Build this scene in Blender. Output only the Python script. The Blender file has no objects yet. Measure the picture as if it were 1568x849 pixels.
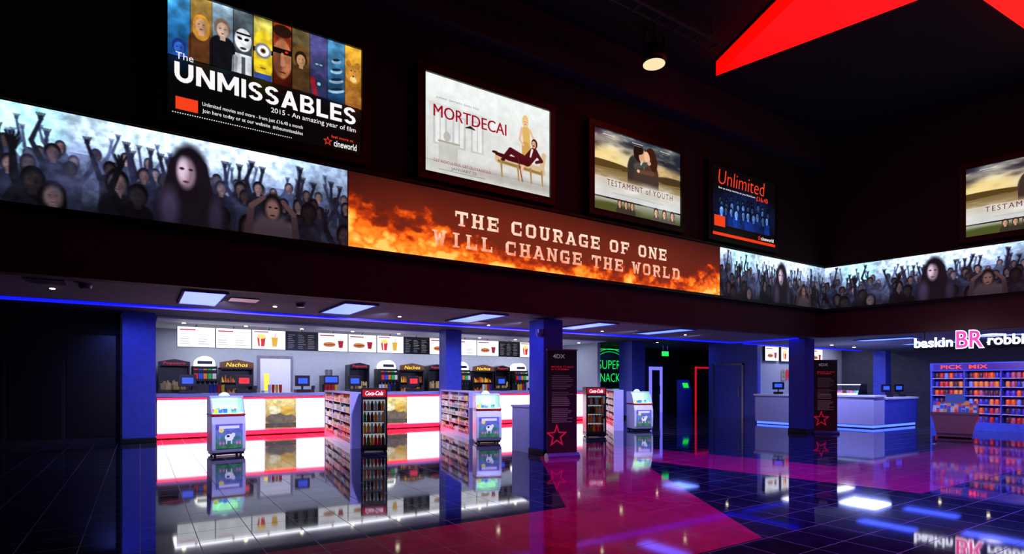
import bpy, math, random, numpy as np
from mathutils import Vector
random.seed(4); rng=np.random.default_rng(7)
sc=bpy.context.scene
sc.view_settings.view_transform='Standard'
def link(o,parent=None):
    sc.collection.objects.link(o)
    if parent: o.parent=parent
    return o
def group(name,loc=(0,0,0),rz=0,rx=0):
    e=bpy.data.objects.new(name,None); e.empty_display_size=.2
    e.location=loc; e.rotation_euler=(rx,0,math.radians(rz)); return link(e)
# ---------------- materials
def lin(c): return tuple(((x/12.92) if x<=.04045 else ((x+.055)/1.055)**2.4) for x in c)
def mat(name,col,rough=.5,metal=0,emit=None,es=0,var=.15,scale=8,spec=None,ior=None,alpha=None,trans=0):
    m=bpy.data.materials.new(name); m.use_nodes=True; nt=m.node_tree; b=nt.nodes['Principled BSDF']
    col=lin(col)
    n=nt.nodes.new('ShaderNodeTexNoise'); n.inputs['Scale'].default_value=scale; n.inputs['Detail'].default_value=3
    tc=nt.nodes.new('ShaderNodeTexCoord'); nt.links.new(tc.outputs['Object'],n.inputs['Vector'])
    r=nt.nodes.new('ShaderNodeValToRGB'); nt.links.new(n.outputs[0],r.inputs[0])
    r.color_ramp.elements[0].position=.3; r.color_ramp.elements[1].position=.7
    r.color_ramp.elements[0].color=(*[c*(1-var) for c in col],1); r.color_ramp.elements[1].color=(*[min(1,c*(1+var)) for c in col],1)
    nt.links.new(r.outputs[0],b.inputs['Base Color'])
    b.inputs['Roughness'].default_value=rough; b.inputs['Metallic'].default_value=metal
    if ior: b.inputs['IOR'].default_value=ior
    if trans: b.inputs['Transmission Weight'].default_value=trans
    if emit:
        b.inputs['Emission Color'].default_value=(*lin(emit),1); b.inputs['Emission Strength'].default_value=es
    return m
def cmat(name,es=0,rough=.5,base=1.0):
    m=bpy.data.materials.new(name); m.use_nodes=True; nt=m.node_tree; b=nt.nodes['Principled BSDF']
    a=nt.nodes.new('ShaderNodeAttribute'); a.attribute_name='Col'
    if base>0: nt.links.new(a.outputs['Color'],b.inputs['Base Color'])
    else: b.inputs['Base Color'].default_value=(.01,.01,.01,1)
    b.inputs['Roughness'].default_value=rough
    if es:
        nt.links.new(a.outputs['Color'],b.inputs['Emission Color']); b.inputs['Emission Strength'].default_value=es
    return m
def tilemat(name,c1,c2,mort,rough,ior=1.8,vlo=.6,vhi=1.7):
    m=bpy.data.materials.new(name); m.use_nodes=True; nt=m.node_tree; b=nt.nodes['Principled BSDF']
    g=nt.nodes.new('ShaderNodeNewGeometry')
    br=nt.nodes.new('ShaderNodeTexBrick'); br.offset=0; br.squash=1
    br.inputs['Scale'].default_value=1; br.inputs['Brick Width'].default_value=.45; br.inputs['Row Height'].default_value=.45
    br.inputs['Mortar Size'].default_value=.004; br.inputs['Mortar Smooth'].default_value=.1
    br.inputs['Color1'].default_value=(*c1,1); br.inputs['Color2'].default_value=(*c2,1); br.inputs['Mortar'].default_value=(*mort,1)
    nt.links.new(g.outputs['Position'],br.inputs['Vector'])
    n=nt.nodes.new('ShaderNodeTexNoise'); n.inputs['Scale'].default_value=3.5; n.inputs['Detail'].default_value=6; n.inputs['Distortion'].default_value=1.5
    nt.links.new(g.outputs['Position'],n.inputs['Vector'])
    r=nt.nodes.new('ShaderNodeValToRGB'); r.color_ramp.elements[0].position=.35; r.color_ramp.elements[1].position=.75
    r.color_ramp.elements[0].color=(vlo,vlo,vlo,1); r.color_ramp.elements[1].color=(vhi,vhi,vhi,1)
    nt.links.new(n.outputs[0],r.inputs[0])
    mx=nt.nodes.new('ShaderNodeMix'); mx.data_type='RGBA'; mx.blend_type='MULTIPLY'; mx.inputs[0].default_value=1
    nt.links.new(br.outputs['Color'],mx.inputs[6]); nt.links.new(r.outputs[0],mx.inputs[7]); nt.links.new(mx.outputs[2],b.inputs['Base Color'])
    mr=nt.nodes.new('ShaderNodeMapRange'); mr.inputs[3].default_value=rough; mr.inputs[4].default_value=.5
    nt.links.new(br.outputs['Fac'],mr.inputs[0]); nt.links.new(mr.outputs[0],b.inputs['Roughness'])
    b.inputs['IOR'].default_value=ior
    return m
def vgradmat(name,lo,hi,z0,z1,es):
    m=bpy.data.materials.new(name); m.use_nodes=True; nt=m.node_tree; b=nt.nodes['Principled BSDF']
    tc=nt.nodes.new('ShaderNodeTexCoord'); sp=nt.nodes.new('ShaderNodeSeparateXYZ'); nt.links.new(tc.outputs['Object'],sp.inputs[0])
    n=nt.nodes.new('ShaderNodeTexNoise'); n.inputs['Scale'].default_value=9; nt.links.new(tc.outputs['Object'],n.inputs['Vector'])
    mr=nt.nodes.new('ShaderNodeMapRange'); mr.inputs[1].default_value=z0; mr.inputs[2].default_value=z1; nt.links.new(sp.outputs[2],mr.inputs[0])
    ad=nt.nodes.new('ShaderNodeMath'); ad.operation='MULTIPLY_ADD'; ad.inputs[1].default_value=1.4; nt.links.new(n.outputs[0],ad.inputs[0])
    sb=nt.nodes.new('ShaderNodeMath'); sb.operation='SUBTRACT'; sb.inputs[1].default_value=.7; nt.links.new(mr.outputs[0],sb.inputs[0]); nt.links.new(sb.outputs[0],ad.inputs[2])
    r=nt.nodes.new('ShaderNodeValToRGB'); r.color_ramp.elements[0].color=(*lin(lo),1); r.color_ramp.elements[1].color=(*lin(hi),1); nt.links.new(ad.outputs[0],r.inputs[0])
    nt.links.new(r.outputs[0],b.inputs['Emission Color']); b.inputs['Emission Strength'].default_value=es; b.inputs['Base Color'].default_value=(.02,.02,.02,1)
    return m
def glassmat(name,tint=(.9,.95,1)):
    m=bpy.data.materials.new(name); m.use_nodes=True; nt=m.node_tree; nt.nodes.clear()
    o=nt.nodes.new('ShaderNodeOutputMaterial'); t=nt.nodes.new('ShaderNodeBsdfTransparent'); t.inputs[0].default_value=(*tint,1)
    g=nt.nodes.new('ShaderNodeBsdfGlossy'); g.inputs['Roughness'].default_value=.05
    mx=nt.nodes.new('ShaderNodeMixShader'); f=nt.nodes.new('ShaderNodeFresnel'); f.inputs[0].default_value=1.45
    nt.links.new(f.outputs[0],mx.inputs[0]); nt.links.new(t.outputs[0],mx.inputs[1]); nt.links.new(g.outputs[0],mx.inputs[2]); nt.links.new(mx.outputs[0],o.inputs[0])
    return m
M={}
M['wallblk']=mat('wall_black_paint',(.10,.09,.10),.75)
M['fascia']=mat('fascia_maroon_paint',(.25,.12,.13),.7)
M['lowceil']=mat('ceiling_grey_paint',(.50,.50,.54),.8)
M['upceil']=mat('ceiling_dark_grey',(.24,.24,.32),.8)
M['hallceil']=mat('ceiling_black',(.07,.06,.07),.9)
M['bulk']=mat('bulkhead_dark_paint',(.19,.17,.18),.8)
M['white']=mat('white_laminate',(.88,.88,.93),.35,var=.03)
M['kitchwall']=mat('kitchen_wall_white',(.64,.66,.74),.5,var=.05)
M['kitchceil']=mat('kitchen_ceiling_white',(.9,.9,.92),.6,var=.03)
M['colblue']=mat('column_paint_blue',(.24,.30,.74),.5)
M['black']=mat('black_plastic',(.05,.05,.06),.35)
M['frame']=mat('black_frame_metal',(.05,.04,.04),.45)
M['grey']=mat('grey_metal',(.5,.5,.55),.35,.6)
M['lav']=mat('lavender_worktop',(.74,.72,.92),.3,var=.03)
M['red']=mat('red_plastic',(.8,.05,.05),.4)
M['em_white']=mat('lit_white_acrylic',(.9,.9,.95),.4,emit=(1,.92,.99),es=3.0,var=.02)
M['em_red']=mat('red_neon',(.8,0,.05),.4,emit=(1,.05,.14),es=8)
M['em_star']=mat('star_red_lit_acrylic',(.7,0,0),.4,emit=(1,.02,.01),es=1.3)
M['em_blue']=mat('blue_cove_light',(.0,.05,.6),.4,emit=(.06,.09,1),es=1.3)
M['em_panel']=mat('blue_ceiling_light_panel',(.3,.5,1),.4,emit=(.245,.34,1),es=5.0)
M['em_spot']=mat('downlight_lamp',(1,.95,.8),.4,emit=(1,.93,.78),es=14)
M['em_green']=mat('green_neon',(0,.8,.3),.4,emit=(.05,.85,.35),es=1.5)
M['em_teal']=mat('green_lit_freezer_glow',(.6,.9,.7),.4,emit=(.72,1,.80),es=1.6)
M['em_exit']=mat('exit_sign_green_lit',(0,.6,.2),.4,emit=(.1,.8,.2),es=1.5)
M['em_pos']=mat('blue_monitor_glow',(0,.1,.6),.3,emit=(.2,.35,1),es=1.2)
M['em_posr']=mat('red_monitor_glow',(.6,.1,.1),.3,emit=(.9,.15,.15),es=1.2)
M['em_bluedoor']=mat('blue_white_neon_tube',(.3,.4,1),.3,emit=(.22,.32,1),es=4)
M['em_dimred']=mat('dim_red_door_light',(.6,.05,.1),.3,emit=(.85,.08,.15),es=.8)
M['em_dimviolet']=mat('dim_violet_door_light',(.4,.3,.8),.3,emit=(.45,.45,1),es=1.3)
M['em_sign']=mat('lit_sign_white',(1,1,1),.3,emit=(.92,.93,1),es=2.5)
M['em_pink']=mat('lit_sign_pink',(1,.2,.6),.3,emit=(1,.25,.6),es=1.6)
M['em_dome']=mat('dispenser_white_glow',(1,1,.95),.3,emit=(1,1,.92),es=1.8)
M['em_fridge']=mat('fridge_interior_glow',(1,1,.95),.3,emit=(.8,.85,.9),es=.45)
M['em_lamp']=mat('spotlight_lamp_face',(1,.9,.7),.3,emit=(.95,.88,.68),es=1.0)
M['t_white']=mat('poster_ink_white',(1,1,1),.5,emit=(.97,.97,.97),es=1.0)
M['t_screen']=vgradmat('screen_text_metallic',(.96,.50,.30),(1,.92,.84),.0,1.0,1.05)
M['t_red']=mat('poster_ink_red',(.7,.1,.15),.5,emit=(.60,.05,.14),es=1.0)
M['t_plum']=mat('poster_ink_plum',(.3,.1,.15),.5,emit=(.36,.13,.18),es=1.0)
M['t_orange']=mat('poster_ink_orange',(1,.3,.1),.5,emit=(1,.26,.12),es=1.0)
M['t_grey']=mat('poster_ink_grey',(.4,.4,.4),.5,emit=(.42,.40,.42),es=.8)
M['t_yellow']=mat('sign_ink_yellow',(1,.8,.2),.5,emit=(1,.8,.15),es=1.0)
M['print']=cmat('printed_colour_gloss',0,.35)
M['printlit']=cmat('printed_colour_backlit',1.0,.4,0)
M['printdim']=cmat('printed_colour_soft_glow',.40,.4)  # self-glow put into printed colours in place of light falling on them
M['printlow']=cmat('printed_colour_faint_glow',.15,.4)  # weaker added glow, lifts packets, bottles and jars that give no light
M['menu']=cmat('menu_screen_pixels',1.35,.3,0)
M['screen']=cmat('led_screen_pixels',1.15,.6,0)
M['poster']=cmat('poster_backlit_print',1.05,.25,0)
M['glass']=glassmat('clear_glass')
M['floor']=tilemat('polished_black_tile',(.006,.008,.022),(.010,.012,.032),(.13,.10,.14),.045,1.9)
M['inlay']=tilemat('polished_red_tile',(.48,.004,.085),(.53,.005,.095),(.22,.01,.05),.06,1.6,.8,1.25)
# ---------------- mesh builder
class MB:
    def __init__(s): s.v=[];s.f=[];s.m=[];s.c=[];s.sm=[]
    def add(s,vs,fs,mi=0,c=(1,1,1),sm=False):
        o=len(s.v); s.v+=[tuple(v) for v in vs]
        for f in fs: s.f.append([i+o for i in f]); s.m.append(mi); s.c.append(c); s.sm.append(sm)
    def box(s,x0,x1,y0,y1,z0,z1,mi=0,c=(1,1,1)):
        s.add([(x0,y0,z0),(x1,y0,z0),(x1,y1,z0),(x0,y1,z0),(x0,y0,z1),(x1,y0,z1),(x1,y1,z1),(x0,y1,z1)],
          [(0,3,2,1),(4,5,6,7),(0,1,5,4),(1,2,6,5),(2,3,7,6),(3,0,4,7)],mi,c)
    def prism(s,p,ax,a,b,mi=0,c=(1,1,1)):
        n=len(p)
        def mk(q,t): return {'z':(q[0],q[1],t),'x':(t,q[0],q[1]),'y':(q[0],t,q[1])}[ax]
        vs=[mk(q,a) for q in p]+[mk(q,b) for q in p]
        fs=[tuple(range(n))[::-1],tuple(range(n,2*n))]+[(i,(i+1)%n,n+(i+1)%n,n+i) for i in range(n)]
        s.add(vs,fs,mi,c)
    def lathe(s,prof,cx,cy,cz=0,n=14,mi=0,c=(1,1,1),ax='z'):
        vs=[];fs=[]
        for (r,z) in prof:
            for i in range(n):
                a=2*math.pi*i/n; p=(r*math.cos(a),r*math.sin(a))
                vs.append((cx+p[0],cy+p[1],cz+z) if ax=='z' else ((cx+p[0],cy+z,cz+p[1]) if ax=='y' else (cx+z,cy+p[0],cz+p[1])))
        k=len(prof)
        for j in range(k-1):
            for i in range(n): fs.append((j*n+i,j*n+(i+1)%n,(j+1)*n+(i+1)%n,(j+1)*n+i))
        s.add(vs,fs,mi,c,True)
        s.add(vs[:n],[tuple(range(n))[::-1]],mi,c); s.add(vs[-n:],[tuple(range(n))],mi,c)
    def cyl(s,cx,cy,z0,z1,r,n=14,mi=0,c=(1,1,1),ax='z',cz=0):
        s.lathe([(r,z0),(r,z1)],cx,cy,cz,n,mi,c,ax)
    def build(s,name,mats,parent=None,loc=None,rz=0,bevel=0):
        me=bpy.data.meshes.new(name); me.from_pydata(s.v,[],s.f)
        if isinstance(mats,str): mats=[mats]
        for m in mats: me.materials.append(M[m])
        me.polygons.foreach_set('material_index',s.m); me.polygons.foreach_set('use_smooth',s.sm)
        ca=me.color_attributes.new('Col','FLOAT_COLOR','CORNER')
        arr=[]
        for f,c in zip(s.f,s.c):
            l=lin(c); arr+= [l[0],l[1],l[2],1]*len(f)
        ca.data.foreach_set('color',arr); me.update()
        o=bpy.data.objects.new(name,me); link(o,parent)
        if loc: o.location=loc
        o.rotation_euler[2]=math.radians(rz)
        if bevel:
            b=o.modifiers.new('bevel','BEVEL'); b.width=bevel; b.segments=2; b.limit_method='ANGLE'
        return o
def inst(o,name,parent): 
    n=bpy.data.objects.new(name,o.data); link(n,parent); n.location=o.location; n.rotation_euler=o.rotation_euler
    for md in o.modifiers:
        if md.type=='BEVEL':
            b=n.modifiers.new('bevel','BEVEL'); b.width=md.width; b.segments=2; b.limit_method='ANGLE'
    return n
def clone(g,name,loc,rz=0):
    e=group(name,loc,rz); e.scale=g.scale
    for c in list(g.children): inst(c,c.name.split('.')[0],e)
    return e
# ---------------- canvas painter -> coloured grid mesh
def vnoise(w,h,sx,sy,oct=4,seed=0):
    r=np.random.default_rng(seed); out=np.zeros((h,w)); amp=1; tot=0
    for o in range(oct):
        gx=max(2,int(sx*2**o)+2); gy=max(2,int(sy*2**o)+2); g=r.random((gy,gx))
        x=np.linspace(0,gx-1.001,w); y=np.linspace(0,gy-1.001,h)
        xi=x.astype(int); yi=y.astype(int); fx=x-xi; fy=y-yi; fx=fx*fx*(3-2*fx); fy=fy*fy*(3-2*fy)
        a=g[np.ix_(yi,xi)];b=g[np.ix_(yi,xi+1)];c=g[np.ix_(yi+1,xi)];d=g[np.ix_(yi+1,xi+1)]
        out+=amp*((a*(1-fx)+b*fx)*(1-fy)[:,None]+(c*(1-fx)+d*fx)*fy[:,None]); tot+=amp; amp*=.5
    return out/tot
class Cv:
    def __init__(s,w,h,asp,c=(0,0,0)):
        s.w,s.h,s.asp=w,h,asp; s.X,s.Y=np.meshgrid(np.linspace(0,asp,w),np.linspace(0,1,h))
        s.a=np.ones((h,w,3))*np.array(c)
    def bl(s,m,c): 
        m=np.clip(m,0,1)[...,None]; s.a=s.a*(1-m)+np.array(c)*m
    def ell(s,cx,cy,rx,ry,c,rot=0,soft=.12,al=1):
        dx=s.X-cx; dy=s.Y-cy; r=math.radians(rot); u=dx*math.cos(r)+dy*math.sin(r); v=-dx*math.sin(r)+dy*math.cos(r)
        d=np.sqrt((u/rx)**2+(v/ry)**2); s.bl(np.clip((1-d)/soft+.5,0,1)*al,c)
    def poly(s,p,c,al=1):
        ins=np.zeros(s.X.shape,bool); n=len(p)
        for i in range(n):
            x1,y1=p[i]; x2,y2=p[(i+1)%n]
            if y1==y2: continue
            cond=((y1>s.Y)!=(y2>s.Y))&(s.X<(x2-x1)*(s.Y-y1)/(y2-y1)+x1); ins^=cond
        s.bl(ins*al,c)
    def rect(s,x0,x1,y0,y1,c,al=1): s.bl(((s.X>=x0)&(s.X<=x1)&(s.Y>=y0)&(s.Y<=y1))*al,c)
    def line(s,x0,y0,x1,y1,w0,w1,c,al=1):
        dx,dy=x1-x0,y1-y0; L=dx*dx+dy*dy+1e-9; t=np.clip(((s.X-x0)*dx+(s.Y-y0)*dy)/L,0,1)
        d=np.hypot(s.X-x0-t*dx,s.Y-y0-t*dy); w=w0+(w1-w0)*t; s.bl(np.clip((w-d)/.006+.5,0,1)*al,c)
    def grad(s,c0,c1,y0=0,y1=1,x0=-9,x1=99):
        t=np.clip((s.Y-y0)/(y1-y0),0,1)[...,None]; g=np.array(c0)*(1-t)+np.array(c1)*t
        m=((s.X>=x0)&(s.X<=x1)&(s.Y>=y0)&(s.Y<=y1))[...,None]; s.a=np.where(m,g,s.a)
    def mul(s,f): s.a=s.a*f[...,None]
    def blur(s,k,ax):
        a=s.a.copy(); 
        for q in range(1,k+1):
            for sg in (1,-1):
                r=np.roll(s.a,sg*q,ax); a+=r
        s.a=a/(2*k+1)
    def mesh(s,name,W,H):
        w,h=s.w,s.h; x=np.linspace(0,W,w); z=np.linspace(0,H,h); XX,ZZ=np.meshgrid(x,z)
        co=np.stack([XX,np.zeros_like(XX),ZZ],-1).reshape(-1,3)
        i=np.arange(w*h).reshape(h,w); q=np.stack([i[:-1,:-1],i[:-1,1:],i[1:,1:],i[1:,:-1]],-1).reshape(-1,4)
        me=bpy.data.meshes.new(name); me.vertices.add(w*h); me.vertices.foreach_set('co',co.ravel())
        me.loops.add(q.size); me.loops.foreach_set('vertex_index',q.ravel()); me.polygons.add(len(q))
        me.polygons.foreach_set('loop_start',np.arange(0,q.size,4)); me.polygons.foreach_set('loop_total',np.full(len(q),4))
        me.update(calc_edges=True)
        ca=me.color_attributes.new('Col','FLOAT_COLOR','POINT'); a=np.clip(s.a,0,1)
        l=np.where(a<=.04045,a/12.92,((a+.055)/1.055)**2.4).reshape(-1,3)
        ca.data.foreach_set('color',np.concatenate([l,np.ones((len(l),1))],1).ravel().astype(np.float32)); return me
def picobj(me,name,m,parent,loc=(0,0,0)):
    if not me.materials: me.materials.append(M[m])
    o=bpy.data.objects.new(name,me); link(o,parent); o.location=loc; return o
def text(s,parent,x0,x1,z0,z1,y,m,off=.0,name='lettering',slant=0,ext=0,sp=1,keep=False):
    cu=bpy.data.curves.new('t','FONT'); cu.body=s; cu.offset=off; cu.shear=slant; cu.extrude=ext; cu.space_character=sp; cu.resolution_u=3
    o=bpy.data.objects.new('t',cu); sc.collection.objects.link(o); bpy.context.view_layer.update()
    me=bpy.data.meshes.new_from_object(o.evaluated_get(bpy.context.evaluated_depsgraph_get()))
    bpy.data.objects.remove(o); n=len(me.vertices); co=np.zeros(n*3); me.vertices.foreach_get('co',co); co=co.reshape(-1,3)
    mn=co.min(0); mx=co.max(0); sx=(x1-x0)/(mx[0]-mn[0]); sz=(z1-z0)/(mx[1]-mn[1])
    out=np.stack([x0+(co[:,0]-mn[0])*sx, y-(co[:,2]), z0+(co[:,1]-mn[1])*sz],-1)
    me.vertices.foreach_set('co',out.ravel()); me.materials.clear(); me.materials.append(M[m]); me.update()
    ob=bpy.data.objects.new(name,me); return link(ob,parent)
# slab-serif block letters built as geometry (rects x0,x1,y0,y1 / quads)
def R_(x0,x1,y0,y1): return [(x0,y0),(x1,y0),(x1,y1),(x0,y1)]
SB=lambda a: [R_(a-.10,a+.34,0,.11)]; ST=lambda a: [R_(a-.10,a+.34,.89,1)]
LET={
'T':[R_(0,1,.80,1),R_(.38,.62,0,1),R_(.24,.76,0,.11),R_(0,.11,.62,1),R_(.89,1,.62,1)],
'H':[R_(.1,.34,0,1),R_(.66,.9,0,1),R_(.3,.7,.41,.59)]+SB(.1)+ST(.1)+SB(.66)+ST(.66),
'E':[R_(.1,.34,0,1),R_(0,.94,.81,1),R_(.1,.76,.42,.58),R_(0,.94,0,.19),R_(.83,.94,.64,1),R_(.83,.94,0,.36),R_(.68,.76,.34,.66)],
'F':[R_(.1,.34,0,1),R_(0,.94,.81,1),R_(.1,.76,.42,.58),R_(.83,.94,.64,1),R_(0,.48,0,.11),R_(.68,.76,.34,.66)],
'L':[R_(.1,.34,0,1),R_(0,.9,0,.19),R_(.79,.9,0,.4),R_(0,.46,.89,1)],
'I':[R_(.38,.62,0,1),R_(.24,.76,0,.11),R_(.24,.76,.89,1)],
'O':[R_(.03,.28,.2,.8),R_(.72,.97,.2,.8),R_(.22,.78,.81,1),R_(.22,.78,0,.19),[(.03,.8),(.28,.78),(.28,.82),(.22,1)],[(.03,.8),(.28,.8),(.3,.82),(.22,1)],[(.97,.8),(.78,1),(.7,.82),(.72,.8)],[(.03,.2),(.22,0),(.3,.18),(.28,.2)],[(.97,.2),(.72,.2),(.7,.18),(.78,0)]],
'C':[R_(.03,.29,.2,.8),R_(.22,.92,.81,1),R_(.22,.92,0,.19),[(.03,.8),(.29,.8),(.3,.82),(.22,1)],[(.03,.2),(.22,0),(.3,.18),(.29,.2)],R_(.80,.92,.6,1),R_(.80,.92,0,.36)],
'G':[R_(.03,.29,.2,.8),R_(.22,.92,.81,1),R_(.22,.95,0,.19),[(.03,.8),(.29,.8),(.3,.82),(.22,1)],[(.03,.2),(.22,0),(.3,.18),(.29,.2)],R_(.80,.92,.64,1),R_(.72,.95,0,.5),R_(.52,1,.36,.5)],
'U':[R_(.1,.34,.2,1),R_(.66,.9,.2,1),R_(.26,.74,0,.19),[(.1,.2),(.26,0),(.36,.18),(.34,.2)],[(.9,.2),(.66,.2),(.64,.18),(.74,0)]]+ST(.1)+ST(.66),
'D':[R_(.1,.34,0,1),R_(0,.74,.81,1),R_(0,.74,0,.19),R_(.7,.96,.22,.78),[(.96,.78),(.74,1),(.66,.82),(.7,.78)],[(.96,.22),(.7,.22),(.66,.18),(.74,0)]],
'R':[R_(.1,.34,0,1),R_(0,.74,.81,1),R_(.3,.74,.40,.57),R_(.68,.93,.55,.84),[(.93,.84),(.74,1),(.68,.82),(.7,.8)],[(.93,.56),(.7,.56),(.68,.5),(.74,.40)],[(.46,.42),(.72,.42),(1,0),(.72,0)]]+SB(.1),
'A':[[(.02,0),(.26,0),(.60,1),(.38,1)],[(.76,0),(1,0),(.62,1),(.40,1)],R_(.24,.78,.22,.37),R_(-.05,.34,0,.11),R_(.66,1.05,0,.11),R_(.25,.6,.89,1)],
'N':[R_(.08,.28,0,1),R_(.74,.94,0,1),[(.08,1),(.34,1),(.94,0),(.70,0)],R_(-.02,.4,0,.11),R_(-.02,.3,.89,1),R_(.62,1.04,.89,1)],
'W':[[(.04,1),(.27,1),(.40,0),(.24,0)],[(.24,0),(.40,0),(.57,.8),(.45,.8)],[(.45,.8),(.57,.8),(.76,0),(.60,0)],[(.60,0),(.76,0),(.96,1),(.75,1)],R_(-.05,.36,.89,1),R_(.66,1.05,.89,1)],
}
def slabtext(s,parent,x0,x1,z0,z1,y,m):
    adv=1.28; n=len(s); tot=sum(.75 if ch==' ' else adv for ch in s)-.28; k=(x1-x0)/tot; x=0; b=MB(); q=0
    for ch in s:
        if ch==' ': x+=.75; continue
        for p in LET[ch]:
            q+=1; b.add([(x0+k*(x+u),y-.0002*(q%5),z0+(z1-z0)*v) for u,v in p],[(0,1,2,3)])
        x+=adv
    return b.build('lettering',m,parent)
# heavy geometric sans letters for the large poster headline
def arcq(cx,cy,r0x,r0y,r1x,r1y,a0,a1,n=8):
    o=[]
    for i in range(n):
        a=math.radians(a0+(a1-a0)*i/n); b_=math.radians(a0+(a1-a0)*(i+1)/n)
        o.append([(cx+r0x*math.cos(a),cy+r0y*math.sin(a)),(cx+r1x*math.cos(a),cy+r1y*math.sin(a)),(cx+r1x*math.cos(b_),cy+r1y*math.sin(b_)),(cx+r0x*math.cos(b_),cy+r0y*math.sin(b_))])
    return o
SANS={
'U':([R_(0,.24,.4,1),R_(.66,.9,.4,1)]+arcq(.45,.42,.21,.22,.45,.44,180,360),.9),
'N':([R_(0,.24,0,1),R_(.68,.92,0,1),[(0,1),(.26,1),(.92,0),(.66,0)]],.92),
'M':([R_(0,.23,0,1),R_(.87,1.1,0,1),[(0,1),(.25,1),(.66,.2),(.44,.2)],[(.85,1),(1.1,1),(.66,.2),(.44,.2)]],1.1),
'I':([R_(0,.24,0,1)],.24),
'S':(arcq(.38,.72,.15,.11,.38,.28,20,270)+arcq(.38,.28,.15,.11,.38,.28,-160,90)+[R_(.36,.40,.44,.61)],.76),
'A':([[(0,0),(.26,0),(.60,1),(.36,1)],[(.70,0),(.96,0),(.60,1),(.36,1)],R_(.24,.72,.20,.38)],.96),
'B':([R_(0,.24,0,1),R_(.2,.46,.83,1),R_(.2,.48,.42,.59),R_(.2,.48,0,.18)]+arcq(.44,.735,.14,.12,.34,.265,-90,90)+arcq(.46,.28,.16,.12,.38,.28,-90,90),.84),
'L':([R_(0,.24,0,1),R_(0,.70,0,.2)],.70),
'E':([R_(0,.24,0,1),R_(0,.72,.81,1),R_(0,.68,.41,.59),R_(0,.72,0,.19)],.72),
}
def sanstext(s,parent,x0,x1,z0,z1,y,m):
    gap=.13; tot=sum(SANS[c][1]+gap for c in s)-gap; k=(x1-x0)/tot; x=0; b=MB(); q=0
    for ch in s:
        for p in SANS[ch][0]: q+=1; b.add([(x0+k*(x+u),y-.0002*(q%5),z0+(z1-z0)*v) for u,v in p],[(0,1,2,3)])
        x+=SANS[ch][1]+gap
    return b.build('headline_lettering',m,parent)
def person(c,x,y,s,skin,hair,cloth,hood=False,long=False,feat=True,body=True):
    if body: c.ell(x,y-.95*s,.62*s,.62*s,cloth); c.rect(x-.62*s,x+.62*s,y-3*s,y-.95*s,cloth)
    c.ell(x,y+.05*s,.40*s,.52*s,hair)
    if long: c.ell(x,y-.25*s,.42*s,.6*s,hair)
    c.rect(x-.13*s,x+.13*s,y-.6*s,y-.2*s,skin)
    c.ell(x,y-.05*s,.28*s,.40*s,skin,soft=.12 if feat else .5)
    k=[v*.35 for v in skin]; al=1 if feat else .5
    c.ell(x-.11*s,y+.02*s,.05*s,.03*s,k,al=al); c.ell(x+.11*s,y+.02*s,.05*s,.03*s,k,al=al); c.ell(x,y-.24*s,.08*s,.025*s,k,al=al)
    c.ell(x+.17*s,y-.1*s,.12*s,.3*s,[v*.6 for v in skin],al=.5,soft=.6)
# ================= CAMERA
cam=bpy.data.cameras.new('camera'); co=bpy.data.objects.new('camera',cam); link(co); sc.camera=co
co.location=(0,0,1.45); co.rotation_euler=(math.radians(90),0,math.radians(-33.17)); cam.sensor_width=36; cam.lens=20.0; cam.shift_y=.1036
cam.clip_end=200
FY=8.82
# ================= SHELL
def slab(name,x0,x1,y0,y1,z0,z1,m): b=MB(); b.box(x0,x1,y0,y1,z0,z1); return b.build(name,m)
slab('floor',-9.2,27.2,-8.2,20.6,-.2,0,'floor')
b=MB()
for p in ([(-9,3.17),(4.87,3.17),(4.15,5.2),(-9,5.2)],
          [(4.87,3.17),(7.82,7.67),(6.9,9.6),(4.15,5.2)],
          [(7.82,7.67),(8.56,3.3),(10.1,5.25),(9.3,9.4),(8.4,12.6),(6.9,9.6)],
          [(8.56,3.3),(18.5,3.3),(18.5,5.25),(10.1,5.25)]):
    b.add([(q[0],q[1],.002) for q in p],[tuple(range(len(p)))])
b.build('floor_inlay','inlay')
slab('wall_facade',-9,16.42,FY,FY+.2,3.5,8.3,'wallblk')
slab('wall_facade_fascia',-9,16.42,FY-.02,FY+.2,2.75,3.5,'fascia')
slab('trim_facade_soffit',-9,16.3,FY-.35,FY,7.45,8.3,'bulk')
gr=MB(); gr.box(0,17,0,.2,3.5,8.3,0); gr.box(0,17,-.02,.2,2.75,3.5,1)
wr=gr.build('wall_right',['wallblk','fascia'],loc=(16.42,FY+.02,0),rz=-81.5)
slab('wall_left',-9.2,-9,-8,20.4,0,8.3,'wallblk'); slab('wall_rear',-9.2,19.5,-8.2,-8,0,8.3,'wallblk')
slab('ceiling',-9.2,19.2,-8.2,FY,8.3,8.4,'hallceil')
b=MB(); b.box(-9,16.42,FY+.2,11.45,2.75,2.85); b.box(-9,16.42,11.4,11.45,2.85,3.15); b.build('ceiling_soffit_lower','lowceil')
b=MB(); b.prism([(16.45,FY+.2),(19.1,-8),(27,-8),(27,11.45),(16.45,11.45)],'z',2.75,2.85); b.build('ceiling_kiosk','lowceil')
slab('ceiling_upper',-9,27,11.45,20.4,3.15,3.25,'upceil')
slab('ceiling_kitchen',.36,15.6,16.95,20.1,3.10,3.149,'kitchceil')
b=MB(); b.box(-9,15.75,11.24,11.45,2.72,2.748); b.box(15.75,15.93,FY+.4,11.45,2.72,2.748); b.box(16.5,24,11.3,11.45,2.72,2.748); b.build('cove_light_strip','em_blue')
slab('wall_kitchen',-.4,15.6,20.1,20.3,0,3.15,'kitchwall')
slab('wall_kitchen_side',15.6,15.75,17.5,20.3,0,3.15,'kitchwall')
slab('wall_foyer_left',-9,-.4,17.0,17.2,0,3.15,'wallblk')
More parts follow.
